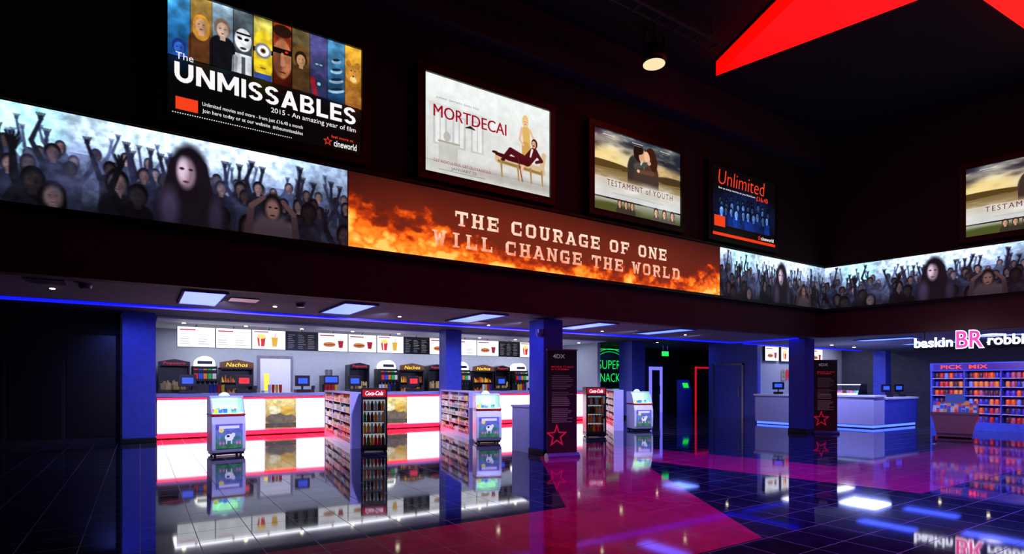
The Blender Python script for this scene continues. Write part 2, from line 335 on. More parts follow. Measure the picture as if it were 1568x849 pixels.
slab('wall_corridor',15.75,27,19.7,19.9,0,3.15,'wallblk')
b=MB(); b.box(20.4,20.6,13.5,15.8,0,3.15); b.build('wall_kiosk_side','colblue')
slab('wall_kiosk_back',20.6,27,13.5,13.7,0,3.15,'kitchwall')
slab('wall_far_right',26.8,27,-8,19.9,0,3.15,'upceil')
b=MB()
for i in range(8): b.box(-8.8+i*1.05,-7.85+i*1.05,16.96,17.0,.15,2.6)
b.build('trim_wall_panels','black')
def column(x,y,w,h,d=None,m='colblue'):
    d=d or w; b=MB(); b.box(x-w/2,x+w/2,y-d/2,y+d/2,.12,h,0); b.box(x-w/2-.015,x+w/2+.015,y-d/2-.015,y+d/2+.015,0,.12,1); return b.build('column',[m,'black'],bevel=.01)
column(-.02,16.70,.68,3.15); column(8.45,16.60,.56,3.15,.5); column(16.95,16.9,.75,3.15)
column(6.9,9.3,.48,2.72,.5); column(16.2,9.3,.5,2.72); column(24.5,10.8,.45,2.72)
# ================= STAR
star=group('star_ceiling_light',(9.8,2.12,7.95)); R=5.6; r=R*.382; pts=[]
for i in range(10):
    a=math.radians(86+36*i); q=R if i%2==0 else r; pts.append((q*math.cos(a),q*math.sin(a)))
b=MB(); b.prism(pts,'z',0,.3); b.build('lit_star_body','em_star',star)
b=MB(); b.prism([(x*1.012,y*1.012) for x,y in pts],'z',.3,.345); b.build('star_backing','black',star)
g=group('lighting_rail',(7.2,6.9,7.95)); b=MB(); b.box(-2.2,2.2,-.03,.03,-.03,.03); b.box(-2.2,2.2,.25,.29,.02,.06)
for i in range(9): b.box(-2.1+i*.52,-2.07+i*.52,-.03,.29,.0,.03)
for x in (-1.8,1.8): b.box(x,x+.03,0,.03,0,.35)
b.build('rail_truss','bulk',g)
# ================= posters / screens
def frame(g,W,H,t=.13,dep=.16,m='frame'):
    b=MB(); b.box(-t,W+t,-dep,0,-t,0); b.box(-t,W+t,-dep,0,H,H+t); b.box(-t,0,-dep,0,0,H); b.box(W,W+t,-dep,0,0,H); b.box(0,W,-.05,0,0,H)
    b.box(-.025,W+.025,-dep-.012,-dep,-.025,0); b.box(-.025,W+.025,-dep-.012,-dep,H,H+.025); b.box(-.025,0,-dep-.012,-dep,0,H); b.box(W,W+.025,-dep-.012,-dep,0,H)
    return b.build('light_box_frame',m,g)
PW,PH=2.58,1.65; AS=PW/PH
def c_unmiss():
    c=Cv(360,230,AS,(.02,.02,.025)); cols=[((.05,.3,.6),(.3,.7,.95)),((.35,.22,.08),(.75,.6,.3)),((.2,.3,.38),(.6,.72,.8)),((.10,.12,.14),(.4,.46,.5)),((.5,.42,.05),(.9,.85,.4)),((.25,.05,.03),(.7,.25,.10)),((.12,.10,.07),(.45,.38,.25)),((.12,.08,.2),(.35,.35,.6)),((.05,.2,.35),(.35,.65,.85)),((.5,.25,.05),(1,.75,.25))]
    n=10; w=AS/n
    for i,(lo,hi) in enumerate(cols):
        x0=i*w; x1=x0+w; c.grad(lo,hi,.40,1,x0,x1)
    c.mul(.45+1.0*vnoise(360,230,14,9,4,3))
    S=w
    person(c,.5*w,.55,S*.8,(.2,.4,.8),(.1,.2,.5),(.15,.3,.7))
    person(c,1.5*w,.78,S*.95,(.85,.65,.5),(.80,.55,.2),(.35,.2,.1),long=True)
    person(c,2.5*w,.80,S,(.8,.68,.6),(.5,.4,.35),(.07,.07,.09))
    c.ell(3.5*w,.76,.42*S,.62*S,(.92,.93,.95)); c.rect(3.15*w,3.85*w,.80,.82,(.1,.1,.1)); c.ell(3.33*w,.77,.13*S,.08*S,(.05,.05,.05),rot=-20); c.ell(3.67*w,.77,.13*S,.08*S,(.05,.05,.05),rot=20); c.ell(3.5*w,.69,.16*S,.07*S,(.2,.2,.2)); c.rect(3.1*w,3.9*w,.40,.64,(.85,.87,.9)); c.rect(3.4*w,3.6*w,.45,.62,(.3,.3,.33)); c.line(3.1*w,.6,3.05*w,.42,.02,.02,(.6,.62,.65))
    c.ell(4.5*w,.68,.55*S,1.4*S,(.93,.80,.15)); c.rect(4*w,5*w,.70,.74,(.1,.1,.1)); c.ell(4.5*w,.72,.42*S,.42*S,(.5,.52,.55)); c.ell(4.5*w,.72,.30*S,.30*S,(.98,.98,.98)); c.ell(4.5*w,.72,.14*S,.14*S,(.45,.3,.15)); c.ell(4.5*w,.72,.07*S,.07*S,(.02,.02,.02)); c.ell(4.5*w,.57,.15*S,.04*S,(.4,.2,.1)); c.rect(4.05*w,4.95*w,.40,.52,(.2,.3,.6))
    c.ell(5.5*w,.70,.5*S,1.1*S,(.72,.44,.30)); c.ell(5.25*w,.66,.25*S,.8*S,(.35,.18,.12),soft=.6,al=.7); c.rect(5*w,6*w,.74,.79,(.06,.04,.04)); c.ell(5.72*w,.765,.08*S,.06*S,(1,.15,.05)); c.ell(5.5*w,.58,.2*S,.04*S,(.35,.12,.1)); c.ell(5.5*w,.94,.5*S,.35*S,(.15,.08,.05)); c.line(5.5*w,.74,5.52*w,.65,.012,.02,(.82,.55,.4))
    c.ell(6.5*w,.76,.5*S,.78*S,(.42,.30,.15)); person(c,6.5*w,.74,S*.85,(.75,.55,.4),(.15,.1,.06),(.30,.21,.11))
    c.ell(7.5*w,.74,.36*S,.5*S,(.22,.25,.42)); c.rect(7.3*w,7.7*w,.735,.755,(.3,.35,.5)); c.ell(7.38*w,.745,.08*S,.03*S,(.7,.95,1)); c.ell(7.62*w,.745,.08*S,.03*S,(.7,.95,1)); c.ell(7.5*w,.53,.48*S,.8*S,(.16,.18,.32)); c.ell(7.5*w,.57,.1*S,.1*S,(.7,.95,1)); c.line(7.15*w,.6,7.3*w,.45,.02,.02,(.6,.1,.15))
    for k in range(4): c.ell(8.5*w,.55+.09*k,(.5-.07*k)*S,.14*S,(.60,.74,.84),rot=15); c.ell(8.5*w,.565+.09*k,(.42-.07*k)*S,.08*S,(.08,.16,.25),rot=15)
    c.ell(9.5*w,.74,.45*S,.5*S,(.80,.55,.22)); c.ell(9.22*w,.84,.16*S,.18*S,(.7,.45,.18)); c.ell(9.78*w,.84,.16*S,.18*S,(.7,.45,.18)); c.ell(9.5*w,.70,.2*S,.18*S,(.95,.8,.5)); c.ell(9.5*w,.73,.06*S,.05*S,(.1,.05,.03)); c.ell(9.38*w,.78,.04*S,.04*S,(.05,.05,.05)); c.ell(9.62*w,.78,.04*S,.04*S,(.05,.05,.05)); c.ell(9.5*w,.5,.5*S,.9*S,(.70,.45,.18))
    c.mul(.72+.5*vnoise(360,230,30,20,3,33))
    for i in range(1,n): c.rect(i*w-.003,i*w+.003,.4,1,(.02,.02,.02))
    c.poly([(0,0),(AS,0),(AS,.44),(.55*AS,.47),(0,.48)],(.02,.022,.025))
    for i,l in enumerate(cols):
        c.bl(np.exp(-((c.X-(i+.5)*w)/(w*.6))**2)*np.clip((c.Y-.3)/.17,0,1)*(c.Y<.47)*.35,l[0])
    c.rect(.035*AS,.135*AS,.055,.155,(.95,.25,.1)); return c
def c_mort():
    c=Cv(330,210,AS,(.93,.94,.93)); c.grad((.80,.82,.80),(.95,.97,.96)); 
    c.rect(0,AS,.12,.13,(.7,.72,.7)); c.rect(.03*AS,.5*AS,.2,.72,(.85,.87,.86))
    for x in (.06,.2,.34): c.rect(x*AS,(x+.1)*AS,.3,.64,(.75,.78,.77)); c.rect((x+.015)*AS,(x+.085)*AS,.32,.62,(.89,.91,.90)); c.rect((x+.045)*AS,(x+.055)*AS,.32,.62,(.75,.78,.77))
    c.rect(.1*AS,.24*AS,.13,.33,(.76,.78,.75)); c.line(.1*AS,.34,.25*AS,.34,.01,.01,(.62,.62,.58)); c.ell(.16*AS,.40,.04,.05,(.70,.72,.68))
    c.ell(.7*AS,.10,.8,.06,(.62,.62,.58),soft=.9,al=.6)
    c.mul(.93+.12*vnoise(330,210,20,14,3,4))
    cr=(.80,.72,.55)
    c.line(.56*AS,.31,.93*AS,.28,.05,.05,cr); c.line(.56*AS,.285,.93*AS,.255,.015,.015,(.55,.45,.25)); c.line(.93*AS,.3,.95*AS,.47,.035,.03,cr)
    for x in (.58,.72,.83,.93): c.line(x*AS,.28,(x+.008)*AS,.12,.014,.008,(.62,.52,.3))
    # woman
    c.line(.79*AS,.70,.80*AS,.52,.050,.050,(.85,.70,.38)); c.line(.79*AS,.52,.79*AS,.34,.055,.05,(.78,.62,.32)); c.line(.755*AS,.71,.735*AS,.58,.016,.013,(.9,.72,.6)); c.line(.735*AS,.58,.77*AS,.53,.013,.012,(.9,.72,.6)); c.line(.825*AS,.71,.86*AS,.62,.016,.013,(.9,.72,.6)); c.line(.77*AS,.36,.745*AS,.16,.022,.014,(.9,.72,.6))
    c.ell(.785*AS,.80,.042,.07,(.90,.76,.42)); c.ell(.785*AS,.79,.025,.042,(.93,.76,.65)); c.ell(.778*AS,.795,.006,.004,(.2,.1,.1)); c.ell(.794*AS,.795,.006,.004,(.2,.1,.1)); c.ell(.785*AS,.768,.01,.005,(.7,.1,.1))
    # reclining man
    d=(.22,.06,.09)
    c.line(.86*AS,.47,.80*AS,.36,.06,.06,d); c.line(.80*AS,.36,.66*AS,.43,.045,.035,d); c.line(.66*AS,.43,.60*AS,.33,.033,.022,d); c.line(.80*AS,.34,.64*AS,.34,.035,.028,(.16,.05,.07)); c.line(.64*AS,.34,.54*AS,.36,.026,.018,(.13,.05,.06)); c.ell(.53*AS,.37,.04,.015,(.08,.04,.04)); c.ell(.595*AS,.31,.03,.014,(.08,.04,.04))
    c.line(.845*AS,.50,.83*AS,.42,.014,.01,(.9,.9,.88)); c.line(.88*AS,.48,.93*AS,.40,.028,.02,d); c.line(.93*AS,.40,.88*AS,.37,.02,.016,d); c.ell(.865*AS,.575,.042,.055,(.18,.10,.06)); c.ell(.860*AS,.565,.028,.042,(.86,.66,.52)); c.ell(.857*AS,.55,.018,.006,(.12,.06,.04)); c.ell(.85*AS,.572,.005,.004,(.1,.05,.05)); c.ell(.868*AS,.572,.005,.004,(.1,.05,.05)); c.line(.72*AS,.38,.76*AS,.12,.006,.006,(.25,.15,.08))
    c.rect(.1*AS,.45*AS,.045,.055,(.5,.5,.5),al=.6)
    c.line(.30*AS,.545,.335*AS,.56,.005,.014,(.08,.06,.06)); c.line(.335*AS,.56,.37*AS,.545,.014,.005,(.08,.06,.06))
    return c
def c_test():
    c=Cv(330,210,AS); c.grad((.85,.74,.50),(.22,.27,.34),.55,1); nz=vnoise(330,210,4,9,5,11)
    c.bl((nz-.45)*3*(c.Y>.55),(.88,.84,.74)); c.bl((.47-nz)*5*(c.Y>.62),(.13,.15,.20))
    c.ell(.15*AS,.68,.35,.12,(1,.90,.6),soft=.9,al=.8); c.ell(.85*AS,.66,.3,.08,(.95,.80,.5),soft=.9,al=.6)
    c.grad((.66,.58,.42),(.38,.30,.16),.40,.60); c.ell(.1*AS,.58,.5,.05,(.30,.25,.12)); c.ell(.95*AS,.57,.4,.06,(.26,.21,.12)); c.line(0,.52,.3*AS,.55,.01,.004,(.5,.42,.22)); c.line(.7*AS,.50,AS,.53,.01,.01,(.5,.42,.22))
    c.grad((.80,.82,.82),(.78,.74,.66),.18,.42); c.bl((nz-.4)*2*(c.Y<.5),(.93,.93,.92))
    c.grad((.25,.28,.15),(.65,.66,.60),0,.16); c.ell(.2*AS,.05,.45,.07,(.28,.32,.14),soft=.5)
    # couple
    fade=np.clip((c.Y-.40)/.08,0,1); keep=c.a.copy()
    c.ell(.46*AS,.60,.15,.20,(.20,.22,.20)); c.ell(.64*AS,.58,.14,.19,(.30,.20,.15)); c.rect(.365*AS,.73*AS,.40,.58,(.23,.20,.18)); c.line(.42*AS,.72,.40*AS,.50,.05,.05,(.16,.18,.16))
    c.ell(.495*AS,.84,.095,.11,(.10,.07,.05)); c.ell(.535*AS,.815,.058,.085,(.84,.62,.47),rot=-15); c.ell(.635*AS,.83,.10,.12,(.22,.11,.06)); c.ell(.590*AS,.81,.052,.08,(.93,.74,.60),rot=15); c.ell(.67*AS,.76,.07,.12,(.22,.11,.06)); c.ell(.495*AS,.88,.085,.06,(.10,.07,.05))
    c.line(.46*AS,.66,.60*AS,.73,.036,.026,(.28,.29,.27)); c.ell(.615*AS,.745,.034,.028,(.86,.66,.52)); c.line(.66*AS,.62,.50*AS,.60,.03,.025,(.38,.26,.2)); c.ell(.49*AS,.605,.026,.022,(.9,.7,.58)); c.line(.52*AS,.70,.53*AS,.74,.012,.02,(.8,.78,.7))
    c.a=keep*(1-fade[...,None])+c.a*fade[...,None]
    for i,x in enumerate((.28,.35,.42)): person(c,x*AS,.13,.095,(.8,.62,.5),(.2,.14,.1),(.2,.2,.17))
    for x in (.7,.8,.9): person(c,x*AS,.12,.11,(.9,.72,.6),(.25,.15,.1),(.35,.3,.28))
    for x in (.1,.42,.75): c.rect(x*AS,(x+.12)*AS,.945,.955,(.9,.9,.9),al=.8); c.rect((x+.02)*AS,(x+.1)*AS,.92,.928,(.9,.9,.9),al=.6)
    c.rect(.2*AS,.8*AS,.24,.248,(.45,.4,.4),al=.5); return c
def c_unl():
    c=Cv(280,180,AS,(.02,.02,.025)); c.ell(.52*AS,.42,.75,.3,(.05,.12,.3),soft=.8)
    r=random.Random(3)
    for row,(y,s,k) in enumerate(((.53,.10,.40),(.45,.115,.65),(.37,.13,.95))):
        for i in range(10):
            x=(.12+.082*i+.03*r.random())*AS; v=k*(.5+.7*r.random()); person(c,x,y+.07*r.random()-.02,s*r.uniform(.85,1.1),(.45*v,.65*v,1.0*v),(.04*v,.08*v,.2*v),(.06*v,.2*v,.55*v))
    c.mul(.6+.7*vnoise(280,180,24,18,3,6)); c.rect(0,AS,0,.17,(.02,.02,.025)); c.rect(0,AS,0,.055,(.93,.22,.08)); c.rect(.04*AS,.20*AS,.14,.30,(.93,.25,.1)); return c
def c_crowd():
    A=4.7/1.16; c=Cv(700,174,A); c.grad((.12,.13,.20),(.46,.53,.68),0,.60); c.grad((.46,.53,.68),(.76,.87,.98),.60,1); nz=vnoise(700,174,9,3,5,5); n2=vnoise(700,174,70,18,3,15)
    c.mul(.36+1.18*nz); c.ell(.75,.80,.28,.60,(.70,.95,1),soft=1.0); c.ell(1.75,.95,.45,.32,(.82,.93,1),soft=1.0,al=.9); c.ell(2.75,.98,.5,.30,(.82,.90,1),soft=1.0,al=.9); c.ell(3.8,.98,.4,.18,(.6,.70,.86),soft=1.0,al=.7)
    r=random.Random(12)
    def arm(x,y,s,h,col):
        sx=r.choice((-1,1)); ex=x+sx*s*(.7+.5*r.random()); ey=y+s*r.uniform(.1,.6); hx=ex+s*r.uniform(-.5,.5); hy=ey+h
        c.line(x+sx*.5*s,y-s*.7,ex,ey,.17*s,.13*s,col); c.line(ex,ey,hx,hy,.13*s,.09*s,col); c.ell(hx,hy+.1*s,.14*s,.18*s,col)
        for q in (-.12,-.04,.04,.12): c.line(hx+q*s*.8,hy+.15*s,hx+q*s*1.6,hy+.42*s,.04*s,.035*s,col)
    for L,(n,y0,y1,s,base,sk) in enumerate(((28,.50,.64,.12,(.22,.26,.38),.32),(22,.34,.56,.17,(.10,.11,.18),.26),(13,.04,.36,.27,(.045,.045,.07),.24))):
        for i in range(n):
            x=A*(i+r.random())/n; y=r.uniform(y0,y1); v=r.uniform(.6,1.3); cc=[q*v for q in base]
            if r.random()<(.95,.9,.5)[L]: arm(x,y,s,r.uniform(.8,1.9)*s*(1 if L<2 else .7),[q*1.1 for q in cc])
            k=sk*r.uniform(.3,1.7); person(c,x,y,s*r.uniform(.85,1.15),(k,k*.80,k*.84),[q*.5 for q in cc],cc,long=r.random()<.4,feat=False)
        c.bl((nz-.52)*1.3*(c.Y<.60),(.24,.26,.38))
    c.mul(.66+.68*n2)
    x=2.22; c.ell(x+.02,.10,.36,.44,(.08,.065,.10),soft=.3); c.ell(x,.58,.20,.34,(.06,.045,.07),soft=.3); c.line(x-.13,.7,x-.2,.2,.06,.09,(.07,.055,.08)); c.line(x+.12,.7,x+.19,.2,.06,.09,(.07,.055,.08)); c.ell(x-.03,.59,.095,.18,(.44,.36,.42),soft=.4); c.ell(x-.065,.62,.055,.13,(.72,.64,.72),soft=.8)
    c.ell(x-.075,.635,.024,.016,(.14,.10,.15),soft=.5); c.ell(x+.015,.635,.022,.014,(.14,.10,.15),soft=.5); c.ell(x-.035,.49,.03,.013,(.30,.14,.2),soft=.5); c.line(x-.03,.62,x-.04,.55,.006,.012,(.62,.52,.6),al=.6); c.ell(x-.20,.16,.09,.22,(.28,.24,.38),soft=.9,al=.7); c.ell(x+.27,.12,.07,.2,(.22,.20,.32),soft=.9,al=.6)
    x=3.12; c.ell(x,.03,.26,.24,(.26,.21,.25),soft=.4); c.ell(x,.36,.12,.17,(.05,.04,.05),soft=.3); c.ell(x,.32,.08,.13,(.40,.29,.28),soft=.5); c.ell(x-.03,.35,.018,.012,(.08,.04,.05)); c.ell(x+.04,.35,.018,.012,(.08,.04,.05)); c.ell(x,.25,.03,.012,(.2,.08,.08)); c.line(x-.28,.0,x-.24,.34,.045,.035,(.22,.16,.18)); c.line(x-.24,.34,x-.10,.46,.035,.025,(.28,.20,.21)); c.line(x+.28,.0,x+.25,.30,.045,.035,(.22,.16,.18)); c.line(x+.25,.30,x+.12,.44,.035,.025,(.28,.20,.21))
    c.blur(1,1); c.mul(np.clip(1.15-.30*np.clip(c.X-3.2,0,1),0,1.15)*(1-.30*np.exp(-(c.Y/.25)**2))); c.a=np.clip(c.a,0,1); return c
def c_fire():
    A=8.97/1.16; w,h=940,122; c=Cv(w,h,A); n1=vnoise(w,h,26,4,5,21); n2=vnoise(w,h,7,2,4,22); n3=vnoise(w,h,90,16,3,23)
    c.grad((.44,.13,.06),(.22,.065,.045)); c.mul(.7+.6*n2); c.ell(3.6,.35,3.6,.6,(.46,.16,.08),soft=.9,al=.7)
    X=c.X+.12*c.Y; Hh=.30+.40*np.exp(-(X/1.1)**2)+.20*np.exp(-((X-1.2)/.28)**2)+.14*np.exp(-((X-2.0)/.6)**2)+.30*np.clip((X-6.6)/1.0,0,1)
    tex=np.abs(n1-.5)*3.2
    v=(Hh-c.Y)/.38+(n1-.5)*2.0*(1-.3*c.Y)+(n3-.5)*.7; v=np.clip(v,0,1.3); v=v*np.clip(.60+tex,0,1)
    for t0,t1,col in ((0,.35,(.60,.15,.04)),(.22,.55,(.90,.34,.06)),(.5,.9,(1,.56,.15)),(.95,1.35,(1,.82,.42))): c.bl((v-t0)/(t1-t0)*.9,col)
    return c
meU=c_unmiss().mesh('poster_print',PW,PH); meM=c_mort().mesh('poster_print',PW,PH); meT=c_test().mesh('poster_print',PW,PH); meL=c_unl().mesh('poster_print',PW,PH)
def poster(me,x,loc=None,rz=0):
    g=group('film_poster_lightbox',loc or (x,FY,4.98),rz); frame(g,PW,PH); picobj(me,'printed_poster','poster',g,(0,-.13,0)); return g
def T(g,s,a,b_,z0,z1,m,**k): return text(s,g,a*PW,b_*PW,z0*PH,z1*PH,-.136,m,**k)
def starflat(g,cx,cz,R_,m,y=-.137,ring=False):
    b=MB(); p=[]
    for i in range(10):
        a=math.radians(90+36*i); q=R_ if i%2==0 else R_*.42; p.append((cx+q*math.cos(a),cz+q*math.sin(a)))
    if ring:
        q=[(cx+(x-cx)*.68,cz+(z-cz)*.68) for x,z in p]
        b.add([(x,y,z) for x,z in p]+[(x,y,z) for x,z in q],[(i,(i+1)%10,10+(i+1)%10,10+i) for i in range(10)])
    else: b.add([(x,y,z) for x,z in p]+[(cx,y,cz)],[(i,(i+1)%10,10) for i in range(10)])
    return b.build('star_logo',m,g)
g=poster(meU,.30)
T(g,'The',.035,.115,.455,.51,'t_white',off=.0); sanstext('UNMISSABLES',g,.03*PW,.965*PW,.275*PH,.43*PH,-.137,'t_white')
T(g,'2015 - An amazing year of film',.49,.965,.195,.25,'t_white'); T(g,'Unlimited movies and more - from just £16.40 a month',.155,.66,.115,.155,'t_white'); T(g,'Join here today or at our website  #theunmissables',.155,.66,.06,.10,'t_white')
T(g,'feel more at',.82,.95,.11,.135,'t_orange'); T(g,'cineworld',.835,.97,.035,.095,'t_white',off=.012); starflat(g,.80*PW,.07*PH,.07,'t_orange',ring=True); T(g,'.....................................................',.02,.6,.02,.028,'t_white')
g=poster(meM,3.95); T(g,'MORTDECAI',.06,.62,.575,.70,'t_red'); T(g,'MORTDECAI',.063,.623,.575,.70,'t_red').location.y=-.001; T(g,'JANUARY 23',.19,.38,.055,.095,'t_grey'); T(g,'GET RIDICULOUS. GET OUTRAGEOUS.',.06,.5,.115,.145,'t_red'); T(g,'JOHNNY  GWYNETH  EWAN  PAUL',.08,.40,.76,.785,'t_grey')
g=poster(meT,7.64); T(g,'TESTAMENT of YOUTH',.14,.90,.325,.40,'t_plum',sp=1.25)
g=poster(meL,11.32); T(g,'Unlimited',.10,.82,.76,.97,'t_orange',off=-.012,slant=.15); T(g,'See as many movies as you like from',.1,.66,.685,.72,'t_white'); T(g,'£16.40',.68,.87,.665,.735,'t_orange'); T(g,'cineworld',.76,.97,.075,.13,'t_white',off=.01); starflat(g,.73*PW,.1*PH,.07,'t_orange',ring=True)
# right wall posters (rotated -81.5)
def rw(s,off=0,z=0):
    th=math.radians(-81.5); return (16.42+s*math.cos(th)+off*math.sin(th),FY+.02+s*math.sin(th)-off*math.cos(th),z)
g=poster(meT,0,rw(3.33,0,4.98),-81.5); T(g,'TESTAMENT of YOUTH',.14,.90,.325,.40,'t_plum',sp=1.25)
g=poster(meM,0,rw(7.0,0,4.98),-81.5); T(g,'MORTDECAI',.06,.62,.575,.70,'t_red')
# LED screens
meC=c_crowd().mesh('screen_picture',4.68,1.16); meF=c_fire().mesh('screen_picture',8.97,1.16)
def led(me,W,loc,rz=0):
    g=group('led_video_screen',loc,rz); b=MB(); b.box(0,W,-.09,-.001,-.02,1.18); b.box(0,W,-.12,-.001,-.07,-.02); b.box(0,W,-.12,-.001,1.18,1.22)
    b.build('screen_housing','frame',g); picobj(me,'screen_picture','screen',g,(.005,-.095,0)); return g
led(meC,4.69,(-2.02,FY-.02,3.56)); led(meC,4.69,(-6.72,FY-.02,3.56)); led(meC,4.69,(11.66,FY-.02,3.56)); g=led(meF,8.98,(2.675,FY-.02,3.56))
slabtext('THE COURAGE OF ONE',g,1.85,7.12,.60,.85,-.10,'t_screen'); slabtext('WILL CHANGE THE WORLD',g,1.43,7.55,.22,.47,-.10,'t_screen')
led(meC,4.69,rw(.12,0,3.56),-81.5); led(meC,4.69,rw(4.82,0,3.56),-81.5)
# ================= ceiling lights
def panel(x0,y0,w=.52,l=1.7):
    g=group('ceiling_light_panel',(x0,y0,2.75)); b=MB(); b.box(0,w,0,l,-.02,-.002); b.build('diffuser','em_panel',g)
    b=MB(); 
    for a in ((-.03,0,-.03,l+.03),(w,w+.03,-.03,l+.03),(0,w,-.03,0),(0,w,l,l+.03)): b.box(a[0],a[1],a[2],a[3],-.03,-.002)
    b.build('trim_ring','lowceil',g)
for x in (.52,2.75,5.3,8.15,10.7): panel(x,9.08,.52,1.5)
for p in ((18.0,7.2),(18.9,4.9),(21,7.2),(21.5,4.2)): panel(*p,.6,1.5)
b=MB()
def dl(x,y,z,r=.05): b.cyl(x,y,z-.02,z-.002,r,12,0); b.lathe([(r*1.5,z-.012),(r*1.5,z-.002)],x,y,0,14,1)
for p in ((-1.0,9.9),(1.9,10.2),(4.2,10.4),(6.5,10.9),(9.6,10.6),(12.2,10.2)): dl(*p,2.75,.03)
for p in ((-1.3,14.6),(1.4,14.8),(3.6,15),(6.0,15),(9.3,15),(12,15),(14.5,15),(-3.5,14.6)): dl(*p,3.15,.05)
for x in np.arange(1,15,1.55): dl(x,17.9,3.10,.05)
for p in ((19.6,10.2),(21.5,10.4),(23.5,8.5),(22.4,6.8),(18.5,13.5),(18,16.5)): dl(p[0],p[1],2.75 if p[1]<11.4 else 3.15,.045)
b.build('recessed_downlights',['em_spot','grey'])
b=MB()
for p in ((-1.0,9.3),(1.35,9.7),(6.0,10.6)): b.box(p[0]-.2,p[0]+.2,p[1]-.2,p[1]+.2,2.735,2.749)
for p in ((-.6,9.3),(2.2,9.7)): b.lathe([(.06,2.69),(.075,2.72),(.075,2.749)],p[0],p[1],0,14)
b.build('ceiling_vents_and_detectors','grey')
g=group('hanging_spotlight',(8.15,7.55,7.5)); b=MB(); b.lathe([(.20,0),(.23,.03),(.23,.12),(.15,.36),(.06,.42),(.06,.5)],0,0,0,20); b.box(-.015,.015,-.015,.015,.5,.8); b.box(-.27,-.25,-.02,.02,.08,.6); b.box(.25,.27,-.02,.02,.08,.6); b.box(-.27,.27,-.02,.02,.58,.61); b.build('lamp_housing','black',g)
b=MB(); b.cyl(0,0,-.012,-.002,.205,24); b.build('lamp_face','em_lamp',g)
# ================= serving counter
g=group('serving_counter',(.36,17.05,0)); L=14.7
b=MB(); b.box(0,L,.06,.7,.14,1.06,0); b.box(0,L,.12,.68,0,.14,1); b.box(-.02,L,-.02,.75,1.08,1.17,2); b.build('counter_body',['white','black','lav'],g)
b=MB(); i=0; x=0
while x<L-.2:
    if i%4!=3: b.box(x+.012,x+.838,.0,.05,.17,1.0)
    x+=.85; i+=1
b.build('lit_front_panels','em_white',g)
b=MB(); b.box(0,L,-.01,.03,1.01,1.06); b.box(0,L,.02,.11,.03,.14); b.build('red_neon_strips','em_red',g)
cg=Cv(120,110,1,(.85,.7,.35)); cg.grad((.75,.55,.25),(.95,.88,.6)); cg.ell(.5,.32,.5,.2,(.45,.4,.35)); cg.ell(.3,.62,.2,.14,(.95,.9,.75)); cg.ell(.7,.6,.22,.16,(.9,.72,.3)); cg.rect(.0,1,.02,.18,(.35,.32,.3)); cg.mul(.7+.6*vnoise(120,110,9,9,4,8))
mg=cg.mesh('picture_panel',.82,.83)
for k in (3,7,11,15): picobj(mg,'picture_panel','printlit',g,(k*.85+.015,.0,.17))
g=group('kitchen_back_worktop',(.36,18.97,0)); b=MB(); b.box(0,L,0,1.05,.9,.95,1); b.box(0,L,.05,1.05,.0,.9,0); b.build('worktop_and_cupboards',['white','grey'],g)
b=MB()
for i in range(18): b.box(.1+i*.8,.85+i*.8,.03,.05,.1,.86,0); b.box(.6+i*.8,.8+i*.8,.01,.03,.75,.77,1)
b.build('cupboard_doors',['lav','grey'],g)
# menu screens
def c_menu(k):
    r=random.Random(k); c=Cv(140,84,1.66,(.90,.91,.95) if k!=3 else (.05,.05,.06)); ink=(.35,.30,.36) if k!=3 else (.75,.75,.75)
    if k==3:
        for col in range(3):
            for j in range(8): c.rect(.1+col*.52,.1+col*.52+r.uniform(.2,.4),.1+j*.1,.125+j*.1,ink,al=.6)
    elif k==0:
        for j in range(5): c.rect(.1,.1+r.uniform(.3,.5),.15+j*.12,.17+j*.12,ink,al=.6); c.rect(.9,.9+r.uniform(.3,.6),.15+j*.12,.17+j*.12,ink,al=.6)
        c.rect(.1,.8,.82,.88,(.7,.15,.2))
    elif k==1:
        c.poly([(.30,.15),(.60,.15),(.66,.62),(.24,.62)],(.75,.15,.15)); c.poly([(.38,.15),(.44,.15),(.42,.62),(.34,.62)],(.95,.9,.85)); c.ell(.45,.66,.22,.12,(.95,.82,.45)); c.poly([(1.0,.15),(1.22,.15),(1.28,.66),(.94,.66)],(.80,.62,.15)); c.ell(1.11,.66,.17,.03,(.9,.9,.9)); c.line(1.12,.66,1.18,.85,.012,.012,(.8,.1,.1)); c.rect(.1,.8,.88,.93,(.6,.15,.2))
    else:
        c.ell(.62,.36,.34,.12,(.62,.38,.18)); c.ell(.62,.42,.30,.08,(.55,.18,.10)); c.line(.38,.44,.86,.44,.012,.012,(.9,.75,.2)); c.poly([(1.15,.2),(1.36,.2),(1.42,.6),(1.09,.6)],(.55,.1,.12)); c.rect(.1,.9,.84,.90,(.5,.1,.15)); c.rect(.1,.6,.75,.77,ink,al=.6)
    return c.mesh('menu_picture',.92,.56)
menus=[c_menu(k) for k in range(4)]
def menu(x,y,z,k,rz=0):
    g=group('menu_screen',(x,y,z),rz); b=MB(); b.box(0,.94,0,.08,0,.585); b.box(.44,.49,.03,.06,.585,.64); b.build('screen_body','black',g); picobj(menus[k],'menu_picture','menu',g,(.01,-.004,.012))
seq=[0,0,0,1,3,2,2,1,3,2,0,2,3,1,2]
for i in range(1,15): menu(-.1+.945*i,18.1,2.44,seq[i])
# kitchen door
g=group('door_1',(3.2,20.09,0)); b=MB(); b.box(0,1.1,-.03,0,0,2.35,0); b.box(.08,1.02,-.06,-.03,.02,2.25,1); b.box(.12,.20,-.085,-.06,1.0,1.2,0); b.build('door_leaf',['grey','white'],g); b=MB(); b.box(.2,.34,-.07,-.06,1.2,1.75); b.build('vision_panel','t_yellow',g)
